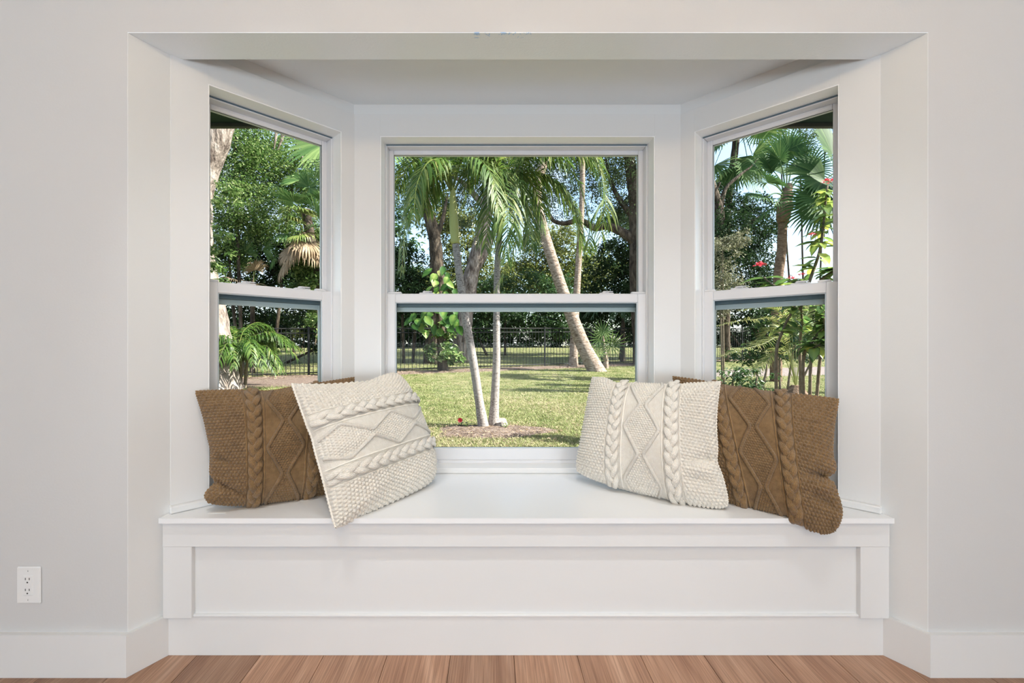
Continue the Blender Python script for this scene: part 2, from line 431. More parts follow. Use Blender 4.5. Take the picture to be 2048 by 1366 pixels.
# painted splay boards inside the opening
for s, nm in ((-1, 'trim_4'), (1, 'trim_5')):
    d = np.array((JX1 - JX0, JY1 - Y0)); d /= np.linalg.norm(d); nn = np.array((-d[1], d[0])) * .003     # towards the opening
    q = [(s * JX0, Y0 + .0004), (s * JX1, JY1), (s * (JX1 + nn[0]), JY1 + nn[1]), (s * (JX0 + nn[0]), Y0 + .0004)]
    if s > 0: q = q[::-1]
    tag(MB().prism(q, .002, ZS - .0035).build(nm, M_bay), kind='structure')

# bay ceiling
poly = [(-1.32, YB - .01), (1.32, YB - .01), (1.40, 1.72), (.84, 2.28), (-.84, 2.28), (-1.40, 1.72)]
tag(MB().prism(poly, ZBC, ZBC + .06).build('ceiling_bay', M_ceil), kind='structure')

def frame_of(o, u, n):
    o = np.array((*o, 0.)); u = np.array((*u, 0.)); n = np.array((*n, 0.)); zz = np.array((0, 0, 1.))
    return lambda V: o + V[:, :1] * u + V[:, 1:2] * n + V[:, 2:3] * zz
r2 = math.sqrt(.5)
LW = math.hypot(*(CC - CL))
TL_ = frame_of(CL, (r2, r2), (-r2, r2))
TC_ = frame_of(CC, (1, 0), (0, 1))
TR_ = frame_of((.770, 2.100), (r2, -r2), (r2, r2))
WT = .175                       # bay wall thickness behind the casing face
CP = .018                       # casing stands proud of the wall by this
ZH, ZCAS, ZST = 2.086, 2.190, .524
#            transform, length, opening s0, s1
BAYS = {'left': (TL_, LW, .116, .648), 'back': (TC_, 1.540, .122, 1.418), 'right': (TR_, LW, .063, .595)}
for side, (T, L, s0, s1) in BAYS.items():
    w = MB(); w.tr = T
    e = .07
    w.box((-e if side != 'left' else 0, CP, .0), (s0, WT, 2.62)); w.box((s1, CP, 0), (L + e if side != 'right' else L, WT, 2.62))
    w.box((s0, CP, 0), (s1, WT, ZST - .012)); w.box((s0, CP, ZH), (s1, WT, 2.62))
    tag(w.build('wall_bay_' + side, M_bay), kind='structure')

# casings, one trim per opening
for i, (side, (T, L, s0, s1)) in enumerate(BAYS.items()):
    root = empty('trim_%d' % (i + 1), tuple(T(np.array([[s0, 0, ZST]]))[0]), kind='structure')
    a, b = (0., L + .014) if side == 'left' else (-.014, L) if side == 'right' else (0., L)
    m = MB(); m.tr = T; m.box((a, 0, ZST), (s0, CP + .002, ZCAS), .0006); m.build('side_casing', M_trim, root)
    m = MB(); m.tr = T; m.box((s1, 0, ZST), (b, CP + .002, ZCAS), .0006); m.build('side_casing', M_trim, root)
    m = MB(); m.tr = T; m.box((s0, .0001, ZH), (s1, CP + .002, ZCAS), .0006); m.build('head_casing', M_trim, root)
    m = MB(); m.tr = T; m.box((s0 - .002, .0008, ZH - .004), (s1 + .002, .10, ZH + .002)); m.box((s0 - .002, .001, ZST), (s0 + .004, .10, ZH)); m.box((s1 - .004, .001, ZST), (s1 + .002, .10, ZH))
    m.build('jamb_lining', M_lining_daylit, root)
    m = MB(); m.tr = T
    ins = .012
    m.box((a + (ins if side != 'left' else -.005), -.022, SEAT), (b - (ins if side != 'right' else -.005), .085, ZST), .004); m.build('stool', M_trim, root)

# ------------------------------------------------------------------ windows
def window(name, T, s0, s1):
    root = empty(name, tuple(T(np.array([[(s0 + s1) / 2, .1, ZST]]))[0]), kind='structure')
    zb, zt = ZST, ZH
    s0 += .004; s1 -= .004; zt -= .004
    def ring(nm, mat, a, b, d0, d1, z0, z1, ws, wb, wt, bev=.003, par=None):
        m = MB(); m.tr = T
        m.box((a, d0, z0), (a + ws, d1, z1), bev); m.box((b - ws, d0, z0), (b, d1, z1), bev)
        m.box((a + ws, d0 + .0006, z0), (b - ws, d1 - .0006, z0 + wb), bev); m.box((a + ws, d0 + .0006, z1 - wt), (b - ws, d1 - .0006, z1), bev)
        return m.build(nm, mat, par or root)
    ring('window_frame', M_vinyl, s0, s1, .078, .172, zb, zt, .010, .0105, .010)
    zm = 1.352                                            # top of the meeting rail
    us = empty('upper_sash', tuple(T(np.array([[(s0 + s1) / 2, .14, zm]]))[0]), parent=root)
    ring('sash_frame', M_vinyl, s0 + .008, s1 - .008, .124, .156, zm - .045, zt - .008, .024, .03, .022, par=us)
    m = MB(); m.tr = T; m.box((s0 + .012, .120, zm - .062), (s1 - .012, .157, zm - .0445)); m.build('rail_shade_strip', M_gap_shade, us)  # dark strip that paints the shadow gap below the meeting rail
    m = MB(); m.tr = T; m.box((s0 + .006, .0765, zt - .007), (s1 - .006, .0785, zt - .001)); m.build('head_shade_strip', M_gap_shade, root)  # thin strip painting the shadow line between lining and frame head
    ring('gasket', M_gasket, s0 + .0315, s1 - .0315, .132, .136, zm - .017, zt - .0295, .0016, .0016, .0016, 0, par=us)
    m = MB(); m.tr = T; m.box((s0 + .030, .138, zm - .018), (s1 - .030, .142, zt - .026)); m.build('pane', M_glass, us)
    ls = empty('lower_sash', tuple(T(np.array([[(s0 + s1) / 2, .1, zb + .01]]))[0]), parent=root)
    ring('sash_frame', M_vinyl, s0 + .006, s1 - .006, .084, .116, zb + .010, zm, .043, .058, .044, par=ls)
    m = MB(); m.tr = T                                    # glazing bead around the lower glass
    a, b, z0, z1 = s0 + .049, s1 - .049, zb + .068, zm - .044
    ring('glazing_bead', M_screen, a, b, .089, .100, z0, z1, .004, .004, .003, .001, par=ls)
    m = MB(); m.tr = T; m.box((a, .100, z0), (b, .104, z1)); m.build('pane', M_glass, ls)
    ring('gasket', M_gasket, a + .004, b - .004, .096, .099, z0 + .004, z1 - .003, .0014, .0014, .0014, 0, par=ls)
    L = s1 - s0
    # tilt latches at the ends, two sash locks between
    for e in (s0 + .008, s1 - .05 * 1 - .008 - .02):
        m = MB(); m.tr = T; m.box((e, .088, zm - .001), (e + .07 if L > .8 else e + .045, .112, zm + .010), .004); m.build('tilt_latch', M_vinyl, ls)
    for q in ((.155, .845) if L > .8 else (.30, .74)):
        c = s0 + L * q
        m = MB(); m.tr = T; m.box((c - .035, .088, zm - .001), (c + .035, .114, zm + .006), .003)
        m.box((c - .018, .090, zm + .004), (c + .012, .112, zm + .014), .004)
        m.box((c - .006, .082, zm + .008), (c + .03, .094, zm + .0125), .002); m.build('sash_lock', M_vinyl, ls)
    ring('screen_frame', M_screen, s0 + .014, s1 - .014, .158, .168, zb + .01, zm - .058, .022, .022, .026, .002)
    m = MB(); m.tr = T; m.box((s0 - .004, .070, zb - .002), (s1 + .004, .174, zb + .012), .002); m.build('frame_sill', M_vinyl, root)
    return root
for i, (side, (T, L, s0, s1)) in enumerate(BAYS.items()): window('window_%d' % (i + 1), T, s0, s1)

# ------------------------------------------------------------------ window seat
st = empty('window_seat', (0, 1.56, 0), 'built-in white window seat with a framed front panel under the bay windows', 'bench')
poly = [(-1.19, 1.545), (1.19, 1.545), (1.215, 1.655), (.775, 2.095), (-.775, 2.095), (-1.215, 1.655)]
MB().prism(poly, SEAT - .018, SEAT).build('seat_board', M_seat, st)
for s in (-1, 1):
    poly = [(s * 1.1905, 1.5455), (s * 1.278, 1.5455), (s * 1.278, 1.62), (s * 1.2153, 1.656)]
    if s < 0: poly = poly[::-1]
    MB().prism(poly, SEAT - .0185, SEAT - .0006).build('seat_end', M_seat, st)
    a, b = sorted((s * 1.176, s * 1.277)); MB().box((a, 1.564, .138), (b, 1.60, .392), .0015).build('stile', M_trim, st)
MB().box((-1.277, 1.5625, .391), (1.277, 1.60, SEAT - .018), .0012).build('apron_rail', M_trim, st)
MB().box((-1.18, 1.583, .13), (1.18, 1.605, .395)).build('front_panel', M_trim, st)
MB().box((-1.18, 1.572, .138), (1.18, 1.59, .146), .002).build('panel_ledge', M_trim, st)

def board(name, pts, th, h):
    """a mitred board of height h standing before a wall line"""
    p = np.array(pts, float); n = len(p); d = np.diff(p, axis=0); d /= np.linalg.norm(d, axis=1)[:, None]
    nr = np.stack([d[:, 1], -d[:, 0]], 1); off = np.empty_like(p)
    off[0] = nr[0]; off[-1] = nr[-1]
    for i in range(1, n - 1):
        b = nr[i - 1] + nr[i]; off[i] = b / (b.dot(nr[i]))
    root = empty(name, (*p[0], 0), kind='structure')
    for i in range(n - 1):
        q = [tuple(p[i + 1]), tuple(p[i]), tuple(p[i] + off[i] * th), tuple(p[i + 1] + off[i + 1] * th)]
        MB().prism(q[::-1], .0005, h).build('board', M_trim, root)
board('baseboard_left', [(-3.14, Y0), (-JX0, Y0), (-JX1 - .004, 1.585)], .016, .142)
board('baseboard_bay', [(-1.279, 1.597), (1.279, 1.597)], .020, .138)
board('baseboard_right', [(JX1 + .004, 1.585), (JX0, Y0), (3.14, Y0)], .016, .142)

# ------------------------------------------------------------------ outlet
c = P(60, 1169, Y0); ot = empty('outlet', (c[0], Y0, c[2]), 'white duplex electrical outlet low on the wall beside the bay', 'outlet')
def obx(nm, mat, x0, x1, z0, z1, d0, d1, bev, par=ot):
    return MB().box((c[0] + x0, Y0 - d1, c[2] + z0), (c[0] + x1, Y0 - d0, c[2] + z1), bev).build(nm, mat, par)
obx('cover_plate', M_plate, -.040, .040, -.0615, .0615, -.001, .006, .0035)
rc = obx('receptacle', M_plate, -.0165, .0165, -.0335, .0335, .004, .0085, .002)
for zc in (.018, -.018):
    for xx in (-.0064, .0064): obx('slot', M_slot, xx - .0011, xx + .0011, zc + .001, zc + .0085, .008, .0088, 0, rc)
    m = MB().tube([(c[0], Y0 - .008, c[2] + zc - .007), (c[0], Y0 - .0088, c[2] + zc - .007)], .0026, 10); m.build('ground_hole', M_slot, rc)
for zc in (.048, -.048):
    m = MB().tube([(c[0], Y0 - .004, c[2] + zc), (c[0], Y0 - .0066, c[2] + zc)], .0028, 10); sc_ = m.build('screw', M_plate, ot)
    obx('screw_slot', M_slot, -.0006, .0006, zc - .0025, zc + .0025, .0064, .0068, 0, sc_)

# ------------------------------------------------------------------ the room's lamp behind the camera
ch = empty('chandelier', (0.1, -1.0, 2.8), 'brass chandelier with small warm bulbs, mirrored in the middle window', 'chandelier')
m = MB().tube([(.1, -1, 2.8), (.1, -1, 2.45)], .01, 8); m.tube([(.1, -1, 2.8), (.1, -1, 2.77)], .07, 16); m.tube([(.1, -1, 2.48), (.1, -1, 2.36)], [.02, .035], 12); m.build('stem', M_metal, ch)
mb_, nt_, b_ = nodes('bulb_glow'); b_.inputs['Emission Color'].default_value = (1, .70, .38, 1); b_.inputs['Emission Strength'].default_value = 300
for q in range(8):
    a = q / 8 * 2 * math.pi; r = .62
    x, y = .1 + math.cos(a) * r, -1 + math.sin(a) * r
    MB().tube(spline([(.1, -1, 2.40), (.1 + .5 * (x - .1), -1 + .5 * (y + 1), 2.33), (x, y, 2.38), (x, y, 2.43)], 14), .007, 6).build('arm', M_metal, ch)
    MB().tube([(x, y, 2.43), (x, y, 2.445), (x, y, 2.465), (x, y, 2.485), (x, y, 2.49)], [.010, .017, .018, .009, .002], 10).build('bulb', mb_, ch, smooth=True)
    ld = bpy.data.lights.new('bulb_light', 'POINT'); ld.energy = ROOM_LAMP_W; ld.color = (1, .74, .45); ld.shadow_soft_size = .02
    lo = bpy.data.objects.new('bulb_light', ld); COL.objects.link(lo); lo.location = (x, y, 2.545)

# added fill spots aimed at the seat, with made-up rings in the ceiling
for i, x in enumerate((-.85, 0, .85)):
    a_ = np.linspace(0, 2 * np.pi, 28); rim = np.stack([x + .10 * np.cos(a_), .72 + .10 * np.sin(a_), np.full(28, 2.797)], 1)
    MB().tube(rim, .008, 6, False).build('added_spot_ring', M_plate, room_ceiling)
    ld = bpy.data.lights.new('seat_fill_spot', 'SPOT'); ld.spot_size = math.radians(50); ld.spot_blend = 1; ld.shadow_soft_size = .07; ld.energy = 74; ld.color = (.97, .985, 1.0)
    lo = bpy.data.objects.new('seat_fill_lamp', ld); COL.objects.link(lo); lo.location = (x, .72, 2.79)
    lo.rotation_euler = (Vector((x * .9, 1.95, .5)) - Vector((x, .72, 2.79))).to_track_quat('-Z', 'Y').to_euler()

# roof over the bay
rf = empty('roof_eave', (0, 2.2, 2.62), 'dark overhanging roof eave seen at the top of the side windows', 'eave')
MB().box((-7, 1.49, 2.62), (7, 3.05, 2.74)).build('soffit', M_eave, rf)
MB().box((-7, 3.045, 2.595), (7, 3.08, 2.80), .004).build('fascia_board', M_fascia, rf)

#@@C0

# ------------------------------------------------------------------ cushions
def smoothstep(a, b, x):
    t = np.clip((x - a) / (b - a), 0, 1); return t * t * (3 - 2 * t)
def tri(x): return 2 * np.abs(x - np.floor(x + .5))           # 0..1..0

class Cushion:
    """corners bl, br, tr, tl in world space; the knit's stripes run along v (or along u when turned)"""
    NU = 300
    def __init__(s, name, label, corners, out, T, wool, cable, seed, turned=False, pinch=.055, folds=(), phase=0., back=None, edges=None, group=None, rounds=(.08, .08, .08, .08), notch=()):
        s.rounds = rounds; s.notch = notch
        s.root = empty(name, tuple((np.array(corners[0]) + corners[1]) / 2), label, 'cushion', group)
        s.c = [np.array(c, float) for c in corners]; s.T = T; s.back = T if back is None else back; s.turned = turned
        s.pinch = pinch; s.folds = folds; s.r = np.random.default_rng(seed); s.edges = edges or {}
        bl, br, tr_, tl = s.c
        n = np.cross(br - bl, tl - bl); n /= np.linalg.norm(n)
        if n.dot(out) < 0: n = -n
        s.n = n
        s.wob = s.r.normal(size=(6, 4))
        n_ = s.NU; g = np.linspace(0, 1, n_ + 1)
        U, V = np.meshgrid(g, g, indexing='xy')               # rows: v, columns: u
        base = s.patch(U, V, 1)
        du = np.gradient(base, axis=1); dv = np.gradient(base, axis=0)
        nr = np.cross(du, dv); nr /= np.linalg.norm(nr, axis=2)[..., None] + 1e-12
        if nr[n_ // 2, n_ // 2].dot(out) < 0: nr = -nr
        # keep the relief from tearing at the seam
        s.base, s.nr = base, nr
        a, b = (V, U) if turned else (U, V)                   # a across the stripes, b along them
        h = s.relief(a, b, phase)
        fade = smoothstep(0, .012, np.minimum(np.minimum(U, 1 - U), np.minimum(V, 1 - V)))
        pos = base + nr * (h * (.35 + .65 * fade))[..., None]
        uv = np.stack([a, b], -1).reshape(-1, 2)
        i = np.arange(n_)[:, None] * (n_ + 1); j = np.arange(n_)[None]
        Q = np.stack([i + j, i + j + 1, i + n_ + 2 + j, i + n_ + 1 + j], -1).reshape(-1, 4)
        mesh('front_panel', pos.reshape(-1, 3), Q, wool, s.root, uv=uv, smooth=True)
        m = 90; g = np.linspace(0, 1, m + 1); U2, V2 = np.meshgrid(g, g, indexing='xy')
        pb = s.patch(U2, V2, -1)
        i = np.arange(m)[:, None] * (m + 1); j = np.arange(m)[None]
        Q = np.stack([i + j, i + m + 1 + j, i + m + 2 + j, i + j + 1], -1).reshape(-1, 4)
        mesh('back_panel', pb.reshape(-1, 3), Q, wool, s.root, uv=np.stack([U2, V2], -1).reshape(-1, 2), smooth=True)
        # knotted seam along the rim
        t = np.linspace(0, 1, 130)
        ring = np.concatenate([np.stack([t, 0 * t], 1)[:-1], np.stack([0 * t + 1, t], 1)[:-1], np.stack([1 - t, 0 * t + 1], 1)[:-1], np.stack([0 * t, 1 - t], 1)])
        rp_ = s.patch(ring[:, 0], ring[:, 1], 1)
        k = np.arange(len(rp_)); rad = .0042 * (1 + .35 * np.sin(k * 2.1)) 
        V_, Q_, T_ = tube_np(rp_, rad, 6, False)
        mesh('seam', V_, Q_, wool, s.root, uv=np.zeros((len(V_), 2)), smooth=True)
        # cables
        for a0 in (.305, .695):
            mb = []; n = 260; b = np.linspace(.012, .988, n)
            for q in range(3):
                ph = 2 * np.pi * (b * 3.6 + q / 3 + (.2 if a0 > .5 else 0))
                aa = a0 + .0245 * np.sin(ph); hh = .0074 + .0064 * np.sin(2 * ph)
                pts, up = s.at(aa, b, hh)
                mb.append(tube_np(pts, .0122, 9, True, .5, up))
            s.join('cable_braid', mb, cable, b)
            for dd in (-.058, .058):
                pts, up = s.at(np.full(200, a0 + dd), np.linspace(.01, .99, 200), np.full(200, .001))
                V_, Q_, T_ = tube_np(pts, .0036, 6, False, .9, up)
                mesh('cable_edge', V_, Q_, wool, s.root, uv=np.zeros((len(V_), 2)), smooth=True)
        # the two zigzag ribs that draw the diamonds
        for sg in (-1, 1):
            n = 240; b = np.linspace(.012, .988, n)
            aa = .5 + sg * s.zig(b, phase)
            pts, up = s.at(aa, b, np.full(n, .0028))
            s.join('diamond_rib', [tube_np(pts, .0066, 8, True, .95, up)], cable, b)
    @staticmethod
    def zig(b, phase):
        t = tri(b * 2.35 + phase); t = np.where(t > .9, .9 + (t - .9) * .6, t); t = np.where(t < .08, .08 - (.08 - t) * .4, t)
        return .016 + .105 * t
    def relief(s, a, b, phase):
        u, v = a, b
        row = np.floor(v * 40)
        moss = np.abs(np.sin(np.pi * (u * 40 + .5 * (row % 2)))) ** .8 * np.abs(np.sin(np.pi * v * 40)) ** .7 * .0085
        row2 = np.floor(v * 54)
        seed = np.abs(np.sin(np.pi * (u * 54 + .5 * (row2 % 2)))) * np.abs(np.sin(np.pi * v * 54)) ** .8 * .0062
        plain = np.abs(np.sin(np.pi * u * 92)) * .0012
        d = np.abs(u - .5)
        inside = smoothstep(.004, -.004, d - s.zig(v, phase))
        outer = smoothstep(.248, .256, d)
        h = plain * (1 - outer) * (1 - inside) + seed * inside * (1 - outer) + moss * outer
        return h
    def join(s, name, parts, mat, b):
        V = []; Q = []; T = []; UV = []; o = 0
        for v, q, t in parts:
            V.append(v); Q.append(q + o); T += [tuple(np.array(x) + o) for x in t]
            k = (len(v) - 2) // len(b)
            uu = np.tile(np.arange(k) / k * 2, len(b)); vv = np.repeat(b * 1.0, k)
            UV.append(np.concatenate([np.stack([uu, vv], 1), [[0, 0], [0, 1]]])); o += len(v)
        mesh(name, np.concatenate(V), [np.concatenate(Q), np.array(T)], mat, s.root, uv=np.concatenate(UV), smooth=True)
    def patch(s, U, V, side):
        bl, br, tr_, tl = s.c
        x, y = 2 * U - 1, 2 * V - 1
        p = s.pinch
        e = s.edges
        # edges drawn in between the corners, each by its own amount
        kx = np.where(x < 0, e.get('l', p), e.get('r', p)); ky = np.where(y < 0, e.get('b', p), e.get('t', p))
        xx = x * (1 - kx * 2 * (1 - np.abs(y) ** 2.2) * np.abs(x)); yy = y * (1 - ky * 2 * (1 - np.abs(x) ** 2.2) * np.abs(y))
        for (sd, t0, wd, dp) in s.notch:                           # tucks and lobes along an edge
            if sd in 'lr': xx = xx - np.where((x < 0) == (sd == 'l'), np.sign(x), 0) * dp * np.exp(-((V - t0) / wd) ** 2) * np.abs(x) ** 4
            else: yy = yy - np.where((y < 0) == (sd == 'b'), np.sign(y), 0) * dp * np.exp(-((U - t0) / wd) ** 2) * np.abs(y) ** 4
        cn = (np.abs(x) * np.abs(y)) ** 5                          # rounded corners, each by its own amount
        rr = s.rounds; kc = np.where(y < 0, np.where(x < 0, rr[0], rr[1]), np.where(x < 0, rr[3], rr[2]))
        xx = xx * (1 - kc * cn); yy = yy * (1 - kc * cn)
        u, v = (xx + 1) / 2, (yy + 1) / 2
        B = ((1 - u) * (1 - v))[..., None] * bl + (u * (1 - v))[..., None] * br + (u * v)[..., None] * tr_ + ((1 - u) * v)[..., None] * tl
        T = s.T if side > 0 else s.back
        puff = (np.clip(1 - np.abs(x) ** 2.4, 0, 1) ** .55 * np.clip(1 - np.abs(y) ** 2.4, 0, 1) ** .55)
        rim = smoothstep(0, .16, 1 - np.maximum(np.abs(x), np.abs(y)))
        w = 0
        for (a, b_, c_, d_) in s.wob[:4]:
            w = w + np.sin(2.6 * a * x + 2.6 * b_ * y + 3 * c_) * .0045
        for (u0, v0, du_, dv_, wd, amp, ln) in s.folds:        # soft creases: a ridge line through (u0,v0)
            L = math.hypot(du_, dv_); tx, ty = du_ / L, dv_ / L
            al = (U - u0) * tx + (V - v0) * ty; pe = -(U - u0) * ty + (V - v0) * tx
            w = w + amp * np.exp(-(pe / wd) ** 2) * np.exp(-(al / ln) ** 2)
        off = (T * puff + w * rim) * side if side > 0 else -T * puff
        out = B + off[..., None] * s.n
        floor_ = SEAT + .004 - .09 * smoothstep(1.556, 1.508, out[..., 1])     # what lies over the seat rests on it
        out[..., 2] = np.maximum(out[..., 2], floor_)
        return out
    def at(s, a, b, h):
        U, V = (b, a) if s.turned else (a, b)
        n = s.NU; fu = np.clip(U * n, 0, n - 1e-6); fv = np.clip(V * n, 0, n - 1e-6)
        i, j = fv.astype(int), fu.astype(int); y, x = (fv - i)[:, None], (fu - j)[:, None]
        def g(A): return A[i, j] * (1 - x) * (1 - y) + A[i, j + 1] * x * (1 - y) + A[i + 1, j] * (1 - x) * y + A[i + 1, j + 1] * x * y
        p, q = g(s.base), g(s.nr); q = q / (np.linalg.norm(q, axis=1)[:, None] + 1e-9)
        return p + q * np.asarray(h)[:, None], q

def cv(px, py, Y): return P(px, py, Y)
GW, GB = 'cream cable-knit cushions on the window seat', 'tan cable-knit cushions on the window seat'
tan_l = Cushion('knit_cushion', 'tan cable-knit cushion leaning in the left corner behind a cream one',
    [cv(412, 1010, 1.60), cv(690, 985, 1.86), cv(712, 752, 2.00), cv(385, 780, 1.615)], np.array((.4, -.9, .2)), .115, M_kb, M_kbr, 3,
    phase=.42, back=.05, edges={'l': .055, 'r': .03, 'b': -.035, 't': .045}, group=GB, rounds=(.05, .05, .03, .035), notch=[('l', .19, .05, .07), ('l', .07, .06, -.05), ('t', .42, .12, .05), ('l', .45, .1, .02)],
    folds=[(.10, .17, 1, -.45, .028, -.034, .15), (.1, .17, 1, -.5, .03, .014, .14), (.07, .40, 1, -.3, .03, -.012, .10), (.45, .93, .4, -1, .05, -.014, .1)])
cream_l = Cushion('knit_cushion', 'cream cable-knit cushion with cables running sideways, leaning on the tan cushion at left',
    [cv(668, 1062, 1.495), cv(874, 962, 1.955), cv(789, 739, 2.06), cv(581, 766, 1.61)], np.array((.8, -.5, .3)), .12, M_kw, M_kwr, 5,
    turned=True, phase=.18, back=.05, edges={'l': .03, 'r': -.075, 'b': .0, 't': .07}, group=GW, rounds=(.035, .08, .07, .02), notch=[('t', .62, .1, .03), ('l', .6, .06, .015)],
    folds=[(.12, .42, 1, .1, .035, -.010, .14), (.2, .1, 1, .5, .05, .01, .2)])
cream_r = Cushion('knit_cushion', 'cream cable-knit cushion with upright cables, leaning on the tan cushion at right',
    [cv(1146, 945, 1.965), cv(1474, 1029, 1.60), cv(1444, 760, 1.70), cv(1183, 752, 2.055)], np.array((-.5, -.8, .3)), .115, M_kw, M_kwr, 8,
    phase=.30, back=.05, edges={'l': .02, 'r': .07, 'b': -.03, 't': .06}, group=GW, rounds=(.06, .10, .03, .03), notch=[('r', .36, .07, .03), ('t', .25, .07, .05), ('t', .12, .06, -.02)],
    folds=[(.90, .36, 1, .35, .035, -.016, .13), (.90, .28, 1, .4, .035, .012, .14), (.85, .2, 1, -.4, .06, -.01, .15), (.35, .95, -.2, 1, .05, -.012, .12)])
tan_r = Cushion('knit_cushion', 'tan cable-knit cushion in the right corner with one end drooping over the seat edge',
    [cv(1415, 995, 1.75), cv(1688, 1084, 1.49), cv(1682, 796, 1.635), cv(1341, 750, 2.00)], np.array((-.5, -.8, .3)), .115, M_kb, M_kbr, 12,
    phase=.55, back=.04, edges={'l': .03, 'r': .055, 'b': .015, 't': .03}, group=GB, rounds=(.05, .13, .03, .03), notch=[('r', .40, .03, .075), ('r', .49, .05, -.03), ('r', .2, .12, -.06), ('b', .72, .2, -.04)],
    folds=[(.96, .40, 1, .25, .028, -.038, .14), (.93, .31, 1, .3, .04, .022, .14), (.92, .22, 1, -.2, .04, -.014, .12)])
# a wisp of yarn tie and the care tag under the left tan cushion
tg = MB(); tg.box((-1.135, 1.585, SEAT + .0005), (-1.07, 1.60, SEAT + .0025), .0008); tg.build('care_tag', M_white_tag, tan_l.root)
#@@C1
#@@G0

# ------------------------------------------------------------------ garden: ground
def grid_ground(name, x0, x1, y0, y1, nx, ny, mat, dz=0., wob=0., kind='structure'):
    gx = np.linspace(x0, x1, nx); gy = y0 + (y1 - y0) * np.linspace(0, 1, ny) ** 1.6
    X, Yg = np.meshgrid(gx, gy); Z = gz(Yg) + dz + wob * (np.sin(X * 1.3) * np.cos(Yg * .9) + .5 * np.sin(X * 3.1 + Yg * 2.3))
    i = np.arange(ny - 1)[:, None] * nx; j = np.arange(nx - 1)[None]
    Q = np.stack([i + j, i + j + 1, i + nx + 1 + j, i + nx + j], -1).reshape(-1, 4)
    return tag(mesh(name, np.stack([X, Yg, Z], -1).reshape(-1, 3), Q, mat, smooth=True), kind=kind)

M_lawn = mat_noise('lawn_soil_and_turf', [(.30, (.05, .07, .02)), (.45, (.12, .135, .045)), (.58, (.20, .19, .09)), (.72, (.28, .23, .15))], 2.2, .95, detail=10, bs=.8, bd=.03, bscale=40)
grid_ground('lawn', -60, 70, 1.6, 75, 60, 60, M_lawn)

def blob_ground(name, cx, cy, rx, ry, mat, rot=0., dz=.012, n=40, label=None, cat=None, kind='structure', seed=1):
    r = np.random.default_rng(seed); a = np.linspace(0, 2 * np.pi, n, endpoint=False)
    k = 1 + .10 * np.sin(3 * a + r.uniform(0, 6)) + .08 * np.sin(5 * a + r.uniform(0, 6)) + r.normal(0, .03, n)
    V = []; rings = (0.0001, .35, .7, 1.0)
    for q in rings:
        x = rx * k * q * np.cos(a); y = ry * k * q * np.sin(a)
        X = cx + x * math.cos(rot) - y * math.sin(rot); Yv = cy + x * math.sin(rot) + y * math.cos(rot)
        V.append(np.stack([X, Yv, gz(Yv) + dz * (1 + 2 * (1 - q ** 2)) - (.02 if q == 1 else 0)], 1))
    Q = []
    for q in range(3):
        for j in range(n): Q.append((q * n + j, q * n + (j + 1) % n, (q + 1) * n + (j + 1) % n, (q + 1) * n + j))
    return tag(mesh(name, np.concatenate(V), np.array(Q)[:, ::-1], mat, smooth=True), label, cat, None, kind)

def fence_y(x): return 18.1 + .395 * x
blob_ground('ground_mulch_bed', *P(985, 862, 1.15 * F / 172)[:2], .85, .52, M_mulch, .1, seed=2)
blob_ground('ground_mulch_strip', 2.0, fence_y(2.0) - .15, 14.5, .55, M_mulch, math.atan(.395), dz=.02, n=90, seed=3)
blob_ground('ground_mulch_patch', -6.6, 13.6, 3.2, 1.5, M_mulch, .3, seed=4)
blob_ground('ground_path', 14, 17.6, 7.0, 1.5, M_patio, .2, seed=6, dz=.02)
tag(MB().box((2.55, 1.7, -.16), (6.4, 5.6, -.035), .01).build('ground_patio', M_patio), kind='structure')

# grass blades, thinning with distance
def grass():
    n = 190000
    Yg = 4.6 * (1 / (1 - rng.uniform(0, 1, n) * (1 - 4.6 / 34)))          # density falls with 1/Y^2
    lim = Yg * 1.05
    x = rng.uniform(-.82, .85, n) * Yg
    keep = np.ones(n, bool)
    bx, by = P(985, 862, 1.15 * F / 172)[:2]
    q = ((x - bx) / .80) ** 2 + ((Yg - by) / .46) ** 2
    keep &= (q > 1) | (rng.uniform(0, 1, n) < .08)
    keep &= np.abs(Yg - fence_y(x) + .15) > .5
    keep &= ~((((x + 6.6) / 3.0) ** 2 + ((Yg - 13.6) / 1.3) ** 2) < 1)
    keep &= ~((x > 2.5) & (Yg < 5.7)); keep &= ~((((x - 14) / 6.8) ** 2 + ((Yg - 17.6) / 1.3) ** 2) < 1)
    x, Yg = x[keep], Yg[keep]; n = len(x)
    s = .023 + .0022 * Yg; a = rng.uniform(0, 2 * np.pi, n); ln = rng.uniform(.5, 1.3, n) * s; w = s * rng.uniform(.12, .26, n)
    dx, dy = np.cos(a), np.sin(a)
    lean = rng.uniform(.3, 1.6, n) * ln
    b = np.stack([x, Yg, gz(Yg) - .004], 1)
    l = b + np.stack([-dy * w, dx * w, 0 * w], 1); r_ = b - np.stack([-dy * w, dx * w, 0 * w], 1)
    tip = b + np.stack([dx * lean, dy * lean, ln * .8], 1)
    V = np.stack([l, r_, tip], 1).reshape(-1, 3); T = np.arange(3 * n).reshape(-1, 3)
    patch = .56 + .28 * np.sin(x * 1.1 + 1.3 * np.sin(Yg * .8)) * np.cos(Yg * .7 + x * .4) + rng.normal(0, .2, n)
    tag(mesh('grass', V, T, G_grass, tint=np.repeat(np.clip(patch, 0, 1), 3)), kind='stuff')
grass()
